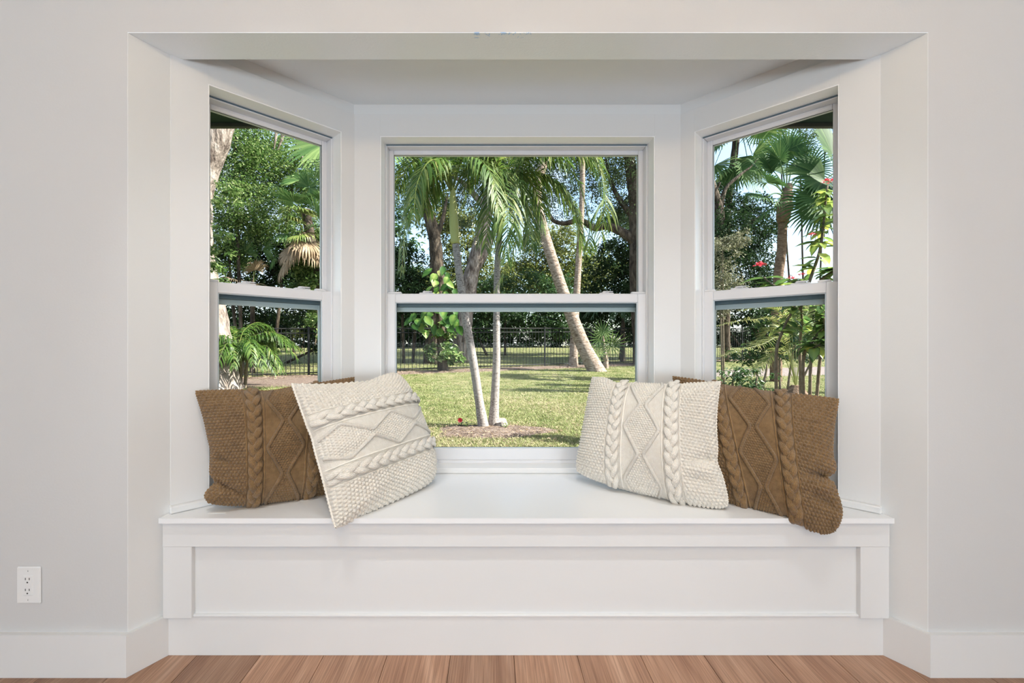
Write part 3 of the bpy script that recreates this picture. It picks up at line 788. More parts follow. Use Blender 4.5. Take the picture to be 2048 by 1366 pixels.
def chips(name, n, fn, size, mat):
    p = fn(n); n = len(p); a = rng.uniform(0, 2 * np.pi, n); s = rng.uniform(.4, 1.2, n) * size
    d = np.stack([np.cos(a), np.sin(a), rng.uniform(-.3, .3, n)], 1); e = np.stack([-np.sin(a), np.cos(a), rng.uniform(-.5, .5, n)], 1)
    V = np.stack([p - d * s[:, None], p + e * s[:, None] * .35, p + d * s[:, None], p - e * s[:, None] * .35], 1).reshape(-1, 3)
    tag(mesh(name, V, np.arange(4 * n).reshape(-1, 4), mat, tint=np.repeat(rng.uniform(0, 1, n), 4)), kind='stuff')
def bed_pts(n):
    bx, by = P(985, 862, 1.15 * F / 172)[:2]; a = rng.uniform(0, 6.3, n); r = np.sqrt(rng.uniform(0, 1, n)) * 1.1
    x = bx + .85 * r * np.cos(a); y = by + .5 * r * np.sin(a); return np.stack([x, y, gz(y) + .035], 1)
chips('mulch_chips', 900, bed_pts, .022, G_dead)
def strip_pts(n):
    x = rng.uniform(-10, 9, n); y = fence_y(x) + rng.normal(-.15, .4, n); return np.stack([x, y, gz(y) + .05], 1)
chips('leaf_litter', 2500, strip_pts, .06, G_dead)
def lawn_pts(n):
    y = 4.8 / (1 - rng.uniform(0, 1, n) * .72); x = rng.uniform(-.3, .4, n) * y; return np.stack([x, y, gz(y) + .02], 1)
chips('fallen_leaves', 500, lawn_pts, .03, G_dead)

# ------------------------------------------------------------------ fence
fx0, fx1 = -13.0, 13.5
fr = empty('picket_fence', (0, fence_y(0), gz(fence_y(0))), 'black metal picket fence running across the back of the lawn', 'fence')
FH = 1.66
def fpt(x, z): y = fence_y(x); return np.array((x, y, float(gz(y)) + z))
ca = math.cos(math.atan(.395)); nst = int((fx1 - fx0) / ca / .145)
pick = post = None
for i in range(nst + 1):
    x = fx0 + i * .145 * ca; p = fpt(x, 0)
    if i % 16 == 0:
        if post is None:
            post = MB().box(p + (-.032, -.032, -.1), p + (.032, .032, FH + .04), .006).box(p + (-.04, -.04, FH + .035), p + (.04, .04, FH + .07), .012).build('post', M_fence, fr, org=p)
        else:
            c = post.copy(); COL.objects.link(c); c.location = p - ORG[fr.name]
    else:
        if pick is None: pick = MB().box(p + (-.0085, -.0085, .06), p + (.0085, .0085, FH)).build('picket', M_fence, fr, org=p)
        else:
            c = pick.copy(); COL.objects.link(c); c.location = p - ORG[fr.name]
for z in (.13, FH - .16, FH):
    xs = np.linspace(fx0, fx1, 24); MB().tube([fpt(x, z) for x in xs], .02, 4).build('rail', M_fence, fr)

# ------------------------------------------------------------------ plant builders
def leaves_at(p, size, aspect=.45, droop=.35, fold=.25, r=rng, nrm=None):
    """one folded rhombic leaf (4 triangles' worth: two quads) at every point"""
    n = len(p); a = r.uniform(0, 2 * np.pi, n); dz = r.normal(-droop, .45, n)
    d = np.stack([np.cos(a), np.sin(a), dz], 1); d /= np.linalg.norm(d, axis=1)[:, None]
    s = np.cross(d, np.stack([r.normal(0, .35, n), r.normal(0, .35, n), np.ones(n)], 1)); s /= np.linalg.norm(s, axis=1)[:, None]
    u = np.cross(s, d)
    L = (r.uniform(.6, 1.3, n) * size)[:, None]; w = L * aspect / 2
    b = p; m = p + d * L * .45 ; t = p + d * L - u * L * .12
    V = np.stack([b, m + s * w + u * w * fold, t, m - s * w + u * w * fold], 1)
    i = np.arange(n)[:, None] * 4
    return V.reshape(-1, 3), np.concatenate([i + [0, 1, 2], i + [0, 2, 3]])

def in_blobs(blobs, n, shell=.55, r=rng):
    """points in a union of ellipsoids, denser to the outside, in clumps"""
    B = np.array([b[0] for b in blobs]); R = np.array([np.broadcast_to(b[1], 3) for b in blobs], float)
    vol = R.prod(1) ** .75; k = r.choice(len(B), n, p=vol / vol.sum())
    nc = max(12, n // 40)                                           # twig clumps
    ck = r.choice(len(B), nc, p=vol / vol.sum())
    d = r.normal(size=(nc, 3)); d /= np.linalg.norm(d, axis=1)[:, None]
    cp = B[ck] + R[ck] * d * (shell + (1 - shell) * r.uniform(0, 1, nc) ** .5)[:, None]
    q = r.integers(0, nc, n); rr = R[ck[q]].min(1)[:, None]
    return cp[q] + r.normal(size=(n, 3)) * np.minimum(.22 * rr, .45) * (1, 1, .7)

def foliage(parent, blobs, n, size, mat, name='foliage', aspect=.45, seed=0, shell=.55, droop=.35):
    r = np.random.default_rng(seed + 100)
    V, T = leaves_at(in_blobs(blobs, n, shell, r), size, aspect, droop, r=r)
    o = mesh(name, V, T, mat, parent, tint=np.repeat(np.clip(r.normal(.45, .25, n), 0, 1), 4)); o['kind'] = 'stuff'
    return o

def trunk(parent, pts, rad, mat, name='trunk', k=12, n=40, wob=.04, seed=0):
    r = np.random.default_rng(seed); p = spline(pts, n); rad = np.atleast_1d(rad); ra = np.interp(np.linspace(0, 1, n), np.linspace(0, 1, len(rad)), rad)
    V, Q, T = tube_np(p, ra * (1 + r.normal(0, wob, n)), k)
    return mesh(name, V, [Q, T], mat, parent, smooth=True)

def frond(parent, ctrl, mat, lw=.42, nl=46, wid=.03, droop=.55, start=.14, name='frond', seed=0, stem=None, rad=.014, sweep=.75, tintc=.45):
    """a feather leaf: rachis through ctrl, leaflets on both sides"""
    r = np.random.default_rng(seed); p = spline(ctrl, 60); t = np.gradient(p, axis=0); t /= np.linalg.norm(t, axis=1)[:, None]
    m = MB()
    V, Q, T = tube_np(p, np.linspace(rad, rad * .2, 60), 5); m.add(V, Q, T, .75)
    q = np.linspace(start, .995, nl); idx = np.clip((q * 59).astype(int), 0, 59)
    for sd in (-1, 1):
        i = np.clip(idx + r.integers(-1, 2, nl), 0, 59); B = p[i]; tt = t[i]
        side = np.cross(tt, (0, 0, 1.)); side /= np.linalg.norm(side, axis=1)[:, None] + 1e-6
        up = np.cross(side, tt)
        L = lw * (np.sin(np.pi * (.12 + .80 * (q - start) / (1 - start))) ** .8) * r.uniform(.85, 1.12, nl)
        sw = sweep * (.6 + .9 * q) + r.normal(0, .1, nl)
        d = sd * side + sw[:, None] * tt + up * r.normal(.18, .16, nl)[:, None]; d /= np.linalg.norm(d, axis=1)[:, None]
        ws = np.cross(d, up); ws /= np.linalg.norm(ws, axis=1)[:, None]
        pts = []; cur = B
        dd = d.copy()
        for k, f in enumerate((0, .33, .33, .34)):
            cur = cur + dd * (L * f)[:, None]
            w = wid * (.6, 1., .75, .05)[k] * (L / lw) ** .5
            pts += [cur + ws * (w / 2)[:, None], cur - ws * (w / 2)[:, None]]
            dd = dd + np.array((0, 0, -1.)) * (droop * (.35 + .5 * k) * r.uniform(.7, 1.3, nl))[:, None]; dd /= np.linalg.norm(dd, axis=1)[:, None]
        A = np.stack(pts, 1).reshape(-1, 3); b = np.arange(nl)[:, None] * 8
        Qs = np.concatenate([b + [0, 1, 3, 2], b + [2, 3, 5, 4], b + [4, 5, 7, 6]])
        m.add(A, Qs, None, np.repeat(np.clip(r.normal(tintc, .2, nl), 0, 1), 8))
    o = m.build(name, mat, parent, tint=True)
    return o

def fan(parent, base, tip, R, mat, nb=34, spread=300, droop=.5, wid=None, name='frond', seed=0, pr=.014, face=None, tintc=.45):
    """a fan leaf: stalk from base to tip, blades radiating from its end"""
    r = np.random.default_rng(seed); base, tip = np.array(base, float), np.array(tip, float)
    ax = tip - base; ax /= np.linalg.norm(ax); m = MB()
    mid = (base + tip) / 2 + np.array((0, 0, .12 * np.linalg.norm(tip - base)))
    V, Q, T = tube_np(spline([base, mid, tip], 12), np.linspace(pr, pr * .6, 12), 5); m.add(V, Q, T, .7)
    nrm = np.array(face, float) if face is not None else np.cross(np.cross(ax, (0, 0, 1.)), ax) + r.normal(0, .35, 3)
    nrm = nrm - ax * nrm.dot(ax); nrm /= np.linalg.norm(nrm); sd = np.cross(ax, nrm)
    a = np.radians(np.linspace(-spread / 2, spread / 2, nb)); L = R * (.72 + .28 * np.cos(a / 2)) * r.uniform(.9, 1.08, nb)
    d = np.cos(a)[:, None] * ax + np.sin(a)[:, None] * sd + .18 * nrm
    wd = (R * math.radians(spread) / nb * .62) if wid is None else wid
    ws = np.cross(d, nrm); ws /= np.linalg.norm(ws, axis=1)[:, None]
    cur = np.repeat(tip[None], nb, 0); dd = d / np.linalg.norm(d, axis=1)[:, None]; pts = []
    for k, f in enumerate((.03, .42, .30, .25)):
        cur = cur + dd * (L * f)[:, None]; w = wd * (.08, .95, .6, .04)[k]
        pts += [cur + ws * w / 2 + nrm * (w * .12), cur - ws * w / 2 - nrm * (w * .12)]
        dd = dd + np.array((0, 0, -1.)) * (droop * (.1, .3, .9, 1)[k] * r.uniform(.7, 1.3, nb))[:, None]; dd /= np.linalg.norm(dd, axis=1)[:, None]
    A = np.stack(pts, 1).reshape(-1, 3); b = np.arange(nb)[:, None] * 8
    m.add(A, np.concatenate([b + [0, 1, 3, 2], b + [2, 3, 5, 4], b + [4, 5, 7, 6]]), None, np.repeat(np.clip(r.normal(tintc, .18, nb), 0, 1), 8))
    return m.build(name, mat, parent, tint=True)

LR = np.random.default_rng(3)
def big_leaf(parent, p, d, L, w, mat, tint, name='leaf', up=(0, 0, 1), curl=.25):
    """one broad leaf, folded along the midrib, 2 x 4 quads"""
    d = np.array(d, float); d /= np.linalg.norm(d); s = np.cross(d, up); s /= np.linalg.norm(s) + 1e-6; u = np.cross(s, d)
    V = []
    for k, (f, ww) in enumerate(((0, .05), (.22, .42), (.5, .5), (.78, .33), (1, .02))):
        c = np.array(p) + d * L * f - u * L * curl * f * f
        V += [c - s * w * ww + u * w * ww * .3, c, c + s * w * ww + u * w * ww * .3]
    Q = []
    for k in range(4): Q += [(3 * k, 3 * k + 1, 3 * k + 4, 3 * k + 3), (3 * k + 1, 3 * k + 2, 3 * k + 5, 3 * k + 4)]
    return mesh(name, V, np.array(Q), mat, parent, tint=np.clip(tint + LR.normal(0, .13, 15) + np.tile((-.08, .14, -.08), 5), 0, 1), smooth=True)

def gp(px, Y): x = CAM[0] + (px - CX) / F * Y; return np.array((x, Y, float(gz(Y))))     # a point on the ground

# ------------------------------------------------------------------ the twin palms in the lawn
YP = 1.15 * F / 166
def PP(*a): return [P(*q) for q in a]
pl = empty('slender_palm', gp(967, YP), 'slender grey palm leaning to the left, its base in the mulch bed', 'palm')
trunk(pl, PP((968, 862, YP), (958, 800, YP), (946, 720, YP), (932, 640, YP), (920, 560, YP), (911, 486, YP)), [.082, .062, .058, .056, .054, .052, .050], M_gal, n=60, wob=.012)
trunk(pl, PP((911, 488, YP), (908, 450, YP), (906, 410, YP), (905, 372, YP)), [.060, .066, .052, .028], M_shaft, name='crownshaft', n=20, wob=.01)
cr = (905, 376)
FL = [[(905, 388, YP), (872, 336, 6.05), (838, 345, 5.95), (814, 425, 5.85), (803, 545, 5.8)],
      [(905, 385, YP), (878, 325, 6.4), (846, 312, 6.7), (812, 340, 7.0), (788, 400, 7.15)],
      [(906, 388, YP), (932, 335, 6.2), (972, 322, 6.15), (1008, 350, 6.05), (1030, 410, 6.0)],
      [(905, 380, YP), (893, 310, 6.0), (884, 240, 5.8), (862, 180, 5.5)],
      [(906, 380, YP), (925, 300, 6.3), (965, 255, 6.5), (1020, 250, 6.7)],
      [(905, 380, YP), (875, 290, 6.0), (820, 235, 5.8), (760, 240, 5.6), (700, 300, 5.5)],
      [(905, 382, YP), (898, 320, 6.7), (880, 300, 7.3), (852, 340, 7.9)],
      [(905, 385, YP), (880, 345, 6.3), (850, 360, 6.4), (828, 410, 6.5), (815, 470, 6.5)]]
FL += [[(905, 380, YP), (925, 318, 6.0), (955, 315, 5.8), (985, 355, 5.6), (1000, 430, 5.5)],
       [(905, 384, YP), (885, 330, 5.9), (860, 322, 5.6), (835, 365, 5.4), (826, 440, 5.3)],
       [(905, 382, YP), (918, 315, 6.5), (945, 290, 6.9), (980, 310, 7.3)],
       [(905, 384, YP), (885, 350, 6.5), (862, 372, 6.8), (850, 425, 7.0)]]
for i, c in enumerate(FL): frond(pl, [P(*q) for q in c], G_palm if i not in (0, 7) else G_palmy if i == 0 else G_palm, lw=.46, nl=64, wid=.024, droop=.75, seed=i, tintc=.5 if i != 0 else .35)

pr = empty('slender_palm', gp(990, YP + .12), 'upright slender grey palm beside the cut stump in the mulch bed', 'palm')
Y2 = YP + .1
trunk(pr, PP((987, 852, Y2), (990, 790, Y2), (993, 720, Y2), (993, 640, Y2), (994, 550, Y2), (999, 465, Y2)), [.080, .060, .055, .050, .046, .044, .042], M_gal, n=60, wob=.012, seed=4)
trunk(pr, PP((999, 467, Y2), (1003, 430, Y2), (1008, 400, Y2), (1012, 366, Y2)), [.048, .054, .044, .026], M_shaft, name='crownshaft', n=20, wob=.01)
FR = [[(1011, 384, Y2), (1016, 345, 6.1), (1033, 372, 5.9), (1036, 470, 5.8), (985, 592, 5.75)],
      [(1012, 384, Y2), (1050, 350, 6.3), (1100, 360, 6.3), (1146, 412, 6.3), (1168, 492, 6.3)],
      [(1012, 380, Y2), (1060, 300, 6.2), (1122, 276, 6.1), (1178, 312, 6.0), (1208, 405, 5.95)],
      [(1010, 385, Y2), (985, 338, 6.4), (955, 330, 6.5), (930, 372, 6.6), (915, 440, 6.6)],
      [(1012, 380, Y2), (1020, 300, 6.3), (1034, 215, 6.2)],
      [(1010, 380, Y2), (990, 300, 6.4), (958, 240, 6.5), (910, 225, 6.6)],
      [(1010, 385, Y2), (1000, 345, 6.0), (986, 360, 5.85), (977, 430, 5.75), (972, 500, 5.7)],
      [(1012, 380, Y2), (1040, 310, 6.6), (1090, 290, 7.0), (1140, 330, 7.4)],
      [(1011, 384, Y2), (1030, 345, 6.1), (1050, 380, 6.0), (1060, 440, 5.95), (1062, 500, 5.9)]]
FR += [[(1012, 382, Y2), (1048, 320, 6.1), (1100, 312, 5.9), (1150, 352, 5.8), (1176, 430, 5.75), (1180, 500, 5.75)],
       [(1012, 380, Y2), (1050, 285, 6.4), (1110, 255, 6.5), (1170, 270, 6.5), (1206, 330, 6.5)],
       [(1011, 382, Y2), (990, 320, 6.1), (960, 312, 6.0), (935, 345, 5.9)],
       [(1012, 384, Y2), (1035, 352, 6.4), (1062, 365, 6.6), (1080, 410, 6.7), (1085, 460, 6.7)],
       [(1011, 384, Y2), (1003, 350, 5.9), (1008, 375, 5.7), (1016, 440, 5.55), (1012, 520, 5.5)]]
for i, c in enumerate([[(1012, 380, Y2), (1062, 298, 6.1), (1125, 264, 5.9), (1184, 302, 5.8), (1210, 390, 5.75), (1202, 470, 5.7)],
                       [(1012, 382, Y2), (1058, 345, 6.2), (1108, 362, 6.1), (1148, 415, 6.0), (1164, 500, 6.0)]]):
    frond(pr, [P(*q) for q in c], G_palm, lw=.62, nl=74, wid=.026, droop=.6, seed=45 + i, tintc=.6)
for i, c in enumerate(FR): frond(pr, [P(*q) for q in c], G_palmy if i in (0,) else G_palm, lw=.47, nl=66, wid=.024, droop=.75, seed=20 + i, tintc=.3 if i == 0 else .5)

sm = empty('tree_stump', gp(1003, YP + .05), 'low cut stump at the foot of the upright slender palm', 'stump')
q = gp(1003, YP + .05); MB().tube([q + (0, 0, -.03), q + (0, 0, .05), q + (-.01, 0, .085)], [.095, .085, .08], 14).build('wood', M_gal, sm)
MB().tube([q + (-.01, 0, .085), q + (-.012, -.003, .092)], [.079, .074], 14).build('cut_face', M_stump, sm)

def small_flower(name, px, Y, h, label, petals):
    b = gp(px, Y); e = empty(name, b, label, 'flower')
    MB().tube(spline([b, b + (.01, 0, h * .5), b + (-.01, 0, h)], 6), .004, 5).build('stem', M_twig, e)
    for i in range(7):
        a = i * 2.4; big_leaf(e, b + (0, 0, h * (.15 + .09 * i)), (math.cos(a), math.sin(a), .5), .07, .03, G_bright, .6)
    if petals:
        for i in range(6):
            a = i * math.pi / 3; big_leaf(e, b + (-.01, -.01, h), (math.cos(a), -.6, math.sin(a)), .045, .04, M_bloom, .5, name='petal', up=(0, 1, .1))
small_flower('red_flower', 922, YP + .03, .11, 'small red flower in the mulch left of the twin palms', True)
small_flower('seedling', 1012, YP - .1, .09, 'tiny green seedling in the mulch by the stump', False)
small_flower('seedling', 934, YP - .02, .09, 'tiny green seedling beside the red flower', False)

# ------------------------------------------------------------------ leaning palm and its neighbour
YL = 17.4
lp = empty('leaning_palm', gp(1192, YL), 'thick brown palm trunk leaning steeply left on the lawn before the fence', 'palm')
b = gp(1192, YL)
trunk(lp, [b + (.08, 0, -.2), b + (-.05, 0, .12)] + PP((1166, 690, YL), (1137, 615, YL), (1108, 530, YL), (1084, 450, YL), (1073, 390, YL), (1087, 325, YL), (1120, 240, YL), (1150, 180, YL)),
      [.42, .34, .29, .25, .225, .21, .20, .185, .17, .16, .15], M_coco, k=16, n=70, wob=.01)
top = P(1150, 180, YL)
for i in range(9):
    a = i / 9 * 6.283; d = np.array((math.cos(a), math.sin(a), 0))
    frond(lp, [top, top + d * .8 + (0, 0, .9), top + d * 2.0 + (0, 0, .9), top + d * 3.1 + (0, 0, -.2)], G_palm, lw=.7, nl=36, wid=.06, seed=50 + i, rad=.03)
YN = 19.0
np_ = empty('upright_palm', gp(1147, YN), 'upright brown palm trunk half hidden behind the leaning palm', 'palm')
b = gp(1147, YN)
trunk(np_, [b + (0, 0, -.1), b + (0, 0, .35)] + PP((1150, 640, YN), (1155, 560, YN), (1159, 490, YN), (1164, 400, YN), (1165, 320, YN), (1166, 200, YN)), [.24, .19, .165, .14, .125, .115, .11, .11], M_coco, k=14, n=50, wob=.01)
top = P(1166, 200, YN)
for i in range(8):
    a = i / 8 * 6.283 + .3; d = np.array((math.cos(a), math.sin(a), 0))
    frond(np_, [top, top + d * .8 + (0, 0, .8), top + d * 2.0 + (0, 0, .7), top + d * 2.9 + (0, 0, -.5)], G_palm, lw=.7, nl=30, wid=.06, seed=70 + i, rad=.03)

# fan palm by the fence
fp = empty('young_fan_palm', gp(1212, 18.6), 'low fan palm with open fans in front of the fence, right of the leaning trunk', 'palm')
b = gp(1212, 18.6)
for i, (px, py, R, dy) in enumerate([(1200, 678, .75, 0), (1222, 690, .8, -.5), (1196, 705, .7, -.3), (1206, 664, .6, .3)]):
    fan(fp, b + (0, 0, .1), P(px, py, 18.6 + dy), R, G_fan, 18, 320, .06, wid=.050, seed=90 + i, face=(.1, -1, .25), tintc=.7)
MB().tube([b + (0, 0, -.05), b + (0, 0, .35), P(1206, 672, 18.6)], [.12, .10, .03], 8).build('stem', M_coco, fp)

dk = empty('feather_palm', gp(1245, 22), 'dark feathery palm in the shade behind the fence, under the oak limb', 'palm')
b = gp(1245, 22); MB().tube([b - (0, 0, .1), b + (0, 0, 1.2), b + (.05, 0, 2.2)], [.14, .11, .08], 8).build('trunk', M_oak, dk)
for i in range(18):
    ang = i * 2.4; d = np.array((math.cos(ang), math.sin(ang) * .8, 0)); q = b + (0, 0, 2.1); e_ = .4 + .9 * ((i * .618) % 1)
    frond(dk, [q, q + d * .5 + (0, 0, .8 * e_), q + d * 1.2 + (0, 0, 1.1 * e_), q + d * 2.0 + (0, 0, 1.0 * e_ - .8)], G_mid, lw=.6, nl=36, wid=.045, droop=.6, seed=700 + i, rad=.02, tintc=.35)

# ------------------------------------------------------------------ vine with big variegated leaves on a dead trunk by the fence
vn = empty('pothos_vine', gp(886, 17.2), 'climbing vine with big variegated leaves on a dark stump by the fence', 'vine')
b = gp(886, 17.2)
trunk(vn, [b + (0, 0, -.1)] + PP((884, 690, 17.2), (880, 640, 17.2), (880, 590, 17.2), (884, 550, 17.2)), [.22, .18, .16, .14, .10], M_oak, n=24)
rv = np.random.default_rng(5)
spots = [(832, 634), (842, 642), (850, 652), (826, 642), (856, 628), (866, 636), (872, 622), (880, 650), (868, 656), (838, 655), (895, 640), (903, 650), (910, 636), (905, 622), (916, 645), (888, 626), (858, 645), (848, 668), (876, 668), (898, 662), (914, 660), (824, 655),
         (880, 548), (868, 556), (892, 552), (900, 562), (888, 566), (872, 568), (895, 578), (878, 580), (905, 585), (866, 545), (884, 590), (898, 596), (862, 560), (884, 540), (904, 575), (874, 590), (910, 592), (868, 580), (846, 640), (862, 630), (892, 655), (906, 642), (918, 652), (834, 646), (878, 604), (890, 610), (870, 612)]
for px, py in spots:
    y = 17.2 - rv.uniform(.2, .8); big_leaf(vn, P(px + rv.normal(0, 2), py - 8, y), (rv.normal(0, .6), -.5 + rv.normal(0, .3), -.8), rv.uniform(.28, .52), rv.uniform(.22, .36), G_pothos, np.clip(rv.normal(.33, .25), 0, 1), up=(rv.normal(0, .4), -1, .5))
foliage(vn, [(P(885, 700, 17.0), (.75, .5, .75)), (P(893, 722, 17.0), (.65, .4, .4)), (P(870, 650, 17.2), (.9, .4, .5))], 900, .20, G_bright, 'small_leaves', .6, seed=6, shell=.2)

# ------------------------------------------------------------------ big trees
def oak(label, px, Y, path, rad, blobs, n, size, mat, leafmat, branches=(), seed=0, name='oak_tree', shell=.5, aspect=.45):
    e = empty(name, gp(px, Y), label, 'tree')
    trunk(e, [P(a, b_, y) for a, b_, y in path], rad, mat, n=50, k=14, wob=.035, seed=seed)
    for q, (pth, rr) in enumerate(branches): trunk(e, [P(a, b_, y) for a, b_, y in pth], rr, mat, 'branch', k=8, n=30, seed=seed + q)
    if n: foliage(e, [(P(a, b_, y), r) for a, b_, y, r in blobs], n, size, leafmat, seed=seed, shell=shell, aspect=aspect)
    return e

def ground_py(Y): return CY + drop(Y) / Y * F
oak('dark oak trunk rising straight behind the left slender palm', 870, 21, [(866, 728, 21), (870, 640, 21), (874, 560, 21), (871, 490, 21), (862, 445, 21), (850, 405, 21), (835, 340, 21.5), (820, 260, 22)], [.46, .36, .33, .30, .28, .25, .2, .15],
    [(820, 320, 22, (2.2, 2, 1.4)), (860, 260, 22, (2.5, 2, 1.5)), (800, 400, 22, (1.2, 1, 1.0)), (860, 400, 22.5, (1.3, 1, .8))], 12000, .16, M_oak, G_mid,
    [([(870, 480, 21), (885, 440, 21), (895, 390, 21.3)], [.16, .1, .05])], seed=21)
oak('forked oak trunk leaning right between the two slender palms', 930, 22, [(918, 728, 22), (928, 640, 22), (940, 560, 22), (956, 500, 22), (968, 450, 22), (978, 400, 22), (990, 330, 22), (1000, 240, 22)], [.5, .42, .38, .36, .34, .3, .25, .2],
    [(960, 330, 22.5, (2.4, 2, 1.3)), (1040, 300, 23, (2.6, 2, 1.5)), (930, 420, 24, (1.0, 1, .9)), (1060, 420, 24, (1.4, 1, .9)), (1110, 340, 23, (2, 2, 1.2))], 19000, .15, M_oaklit, G_oak,
    [([(945, 548, 22), (962, 520, 22.1), (985, 470, 22.3), (1000, 420, 22.5)], [.22, .2, .16, .1]), ([(975, 420, 22), (930, 370, 22), (890, 340, 22)], [.18, .12, .06])], seed=22)
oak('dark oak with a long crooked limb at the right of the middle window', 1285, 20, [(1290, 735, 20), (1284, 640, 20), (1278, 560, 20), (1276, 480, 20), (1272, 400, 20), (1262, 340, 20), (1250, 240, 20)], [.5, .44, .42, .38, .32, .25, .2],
    [(1240, 370, 20.5, (1.4, 1.2, 1.2)), (1270, 320, 20.5, (2.0, 1.5, 1.2)), (1215, 430, 21, (.9, .8, .6)), (1265, 430, 20.6, (.8, .8, .7)), (1300, 420, 20.5, (1.5, 1, 1.4)), (1200, 340, 21.5, (1.6, 1, 1.0)), (1140, 410, 22, (1.2, .8, .8))], 17000, .13, M_oak, G_oak,
    [([(1276, 490, 20), (1250, 468, 20), (1215, 452, 20.1), (1190, 456, 20.2), (1160, 440, 20.4), (1130, 447, 20.5), (1105, 440, 20.7), (1095, 415, 20.8)], [.26, .22, .18, .16, .13, .11, .09, .05]),
     ([(1272, 440, 20), (1240, 400, 20.2), (1220, 360, 20.4), (1212, 320, 20.4)], [.16, .12, .08, .05]), ([(1270, 400, 20), (1282, 350, 20), (1300, 300, 20)], [.14, .1, .06])], seed=23)

# the oaks' crowns go on above the window heads and shade the ground behind the fence
for o_, bl in ((bpy.data.objects['oak_tree.001'], [(960, 130, 23, (4, 3, 2)), (1080, 60, 25, (4, 4, 2))]), (bpy.data.objects['oak_tree.002'], [(1300, 90, 22, (5, 3, 2.4)), (1500, 60, 25, (5, 4, 2)), (1240, 180, 23, (3, 3, 1.4))]), (bpy.data.objects['oak_tree'], [(760, 120, 23, (4, 3, 2)), (860, 150, 24, (3, 3, 1.5))])):
    foliage(o_, [(P(a, b_, y), r) for a, b_, y, r in bl], 6000, .42, G_oak, 'upper_foliage', seed=len(bl))
# distant bright trees and hedges behind the fence
for i, (lab, px, Y, blobs, n, sz, mt) in enumerate([
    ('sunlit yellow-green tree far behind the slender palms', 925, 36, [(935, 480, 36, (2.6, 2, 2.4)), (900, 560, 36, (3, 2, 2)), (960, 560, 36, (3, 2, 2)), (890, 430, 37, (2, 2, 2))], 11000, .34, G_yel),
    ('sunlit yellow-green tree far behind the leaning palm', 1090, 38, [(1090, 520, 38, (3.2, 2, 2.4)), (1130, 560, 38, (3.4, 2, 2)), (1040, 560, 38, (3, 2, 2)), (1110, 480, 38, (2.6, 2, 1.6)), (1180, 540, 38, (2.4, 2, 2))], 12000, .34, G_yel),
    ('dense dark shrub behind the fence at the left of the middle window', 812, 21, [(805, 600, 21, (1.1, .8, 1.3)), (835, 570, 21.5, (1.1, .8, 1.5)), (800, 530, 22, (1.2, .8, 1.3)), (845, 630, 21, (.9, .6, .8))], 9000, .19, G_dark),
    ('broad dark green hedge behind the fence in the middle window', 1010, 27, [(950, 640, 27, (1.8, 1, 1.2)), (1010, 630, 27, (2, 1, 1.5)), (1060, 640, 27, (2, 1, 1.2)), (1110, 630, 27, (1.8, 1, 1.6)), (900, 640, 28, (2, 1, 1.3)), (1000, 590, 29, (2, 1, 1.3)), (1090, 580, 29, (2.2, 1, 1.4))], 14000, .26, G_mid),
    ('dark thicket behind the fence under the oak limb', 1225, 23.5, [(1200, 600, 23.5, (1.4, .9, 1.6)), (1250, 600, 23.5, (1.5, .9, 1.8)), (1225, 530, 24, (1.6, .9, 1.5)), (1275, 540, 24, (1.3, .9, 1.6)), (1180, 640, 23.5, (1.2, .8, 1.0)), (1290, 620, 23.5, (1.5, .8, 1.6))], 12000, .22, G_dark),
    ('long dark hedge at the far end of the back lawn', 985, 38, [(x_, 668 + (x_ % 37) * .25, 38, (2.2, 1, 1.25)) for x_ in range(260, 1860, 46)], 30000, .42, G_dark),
    ('mid-green tree filling the gap behind the dark hedge', 1000, 44, [(820, 590, 44, (4, 2, 4)), (930, 610, 44, (4, 2, 3)), (1050, 600, 44, (5, 2, 4)), (1200, 590, 44, (5, 2, 5)), (1330, 590, 44, (4, 2, 5)), (700, 580, 44, (5, 2, 5)), (760, 480, 45, (4, 2, 4)), (1250, 470, 45, (4, 2, 4))], 15000, .68, G_mid),
    ]):
    e = empty('leafy_tree', gp(px, Y), lab, 'tree')
    for q, (a, b_, y, r) in enumerate(blobs[:2]):
        trunk(e, [gp(px + (a - px) * .6, y), P(a, b_ + 20, y), P(a + 4, b_ - 10, y)], [.08, .06, .03], M_oak, 'trunk' if q == 0 else 'branch', k=7, n=14, seed=q)
    foliage(e, [(P(a, b_, y), r) for a, b_, y, r in blobs], n, sz, mt, seed=200 + i, shell=.2)

# ------------------------------------------------------------------ left window
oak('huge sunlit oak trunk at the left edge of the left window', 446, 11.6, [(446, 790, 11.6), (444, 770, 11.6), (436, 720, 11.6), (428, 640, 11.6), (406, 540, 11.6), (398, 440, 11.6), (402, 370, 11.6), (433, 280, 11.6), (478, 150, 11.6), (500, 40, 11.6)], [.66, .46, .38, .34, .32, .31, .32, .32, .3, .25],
    [(480, 120, 12, (2, 1.5, 1)), (520, 170, 13, (1.6, 1.2, .7))], 2500, .12, M_oaklit, G_mid,
    [([(470, 150, 11.6), (520, 170, 12.5), (545, 225, 13), (552, 262, 13), (548, 300, 13)], [.14, .1, .07, .05, .01]), ([(520, 170, 12.5), (570, 230, 13), (600, 275, 13.5), (606, 330, 13.5)], [.09, .07, .05, .01]), ([(545, 225, 13), (565, 265, 13.2), (556, 300, 13.2)], [.08, .06, .01])], seed=31)
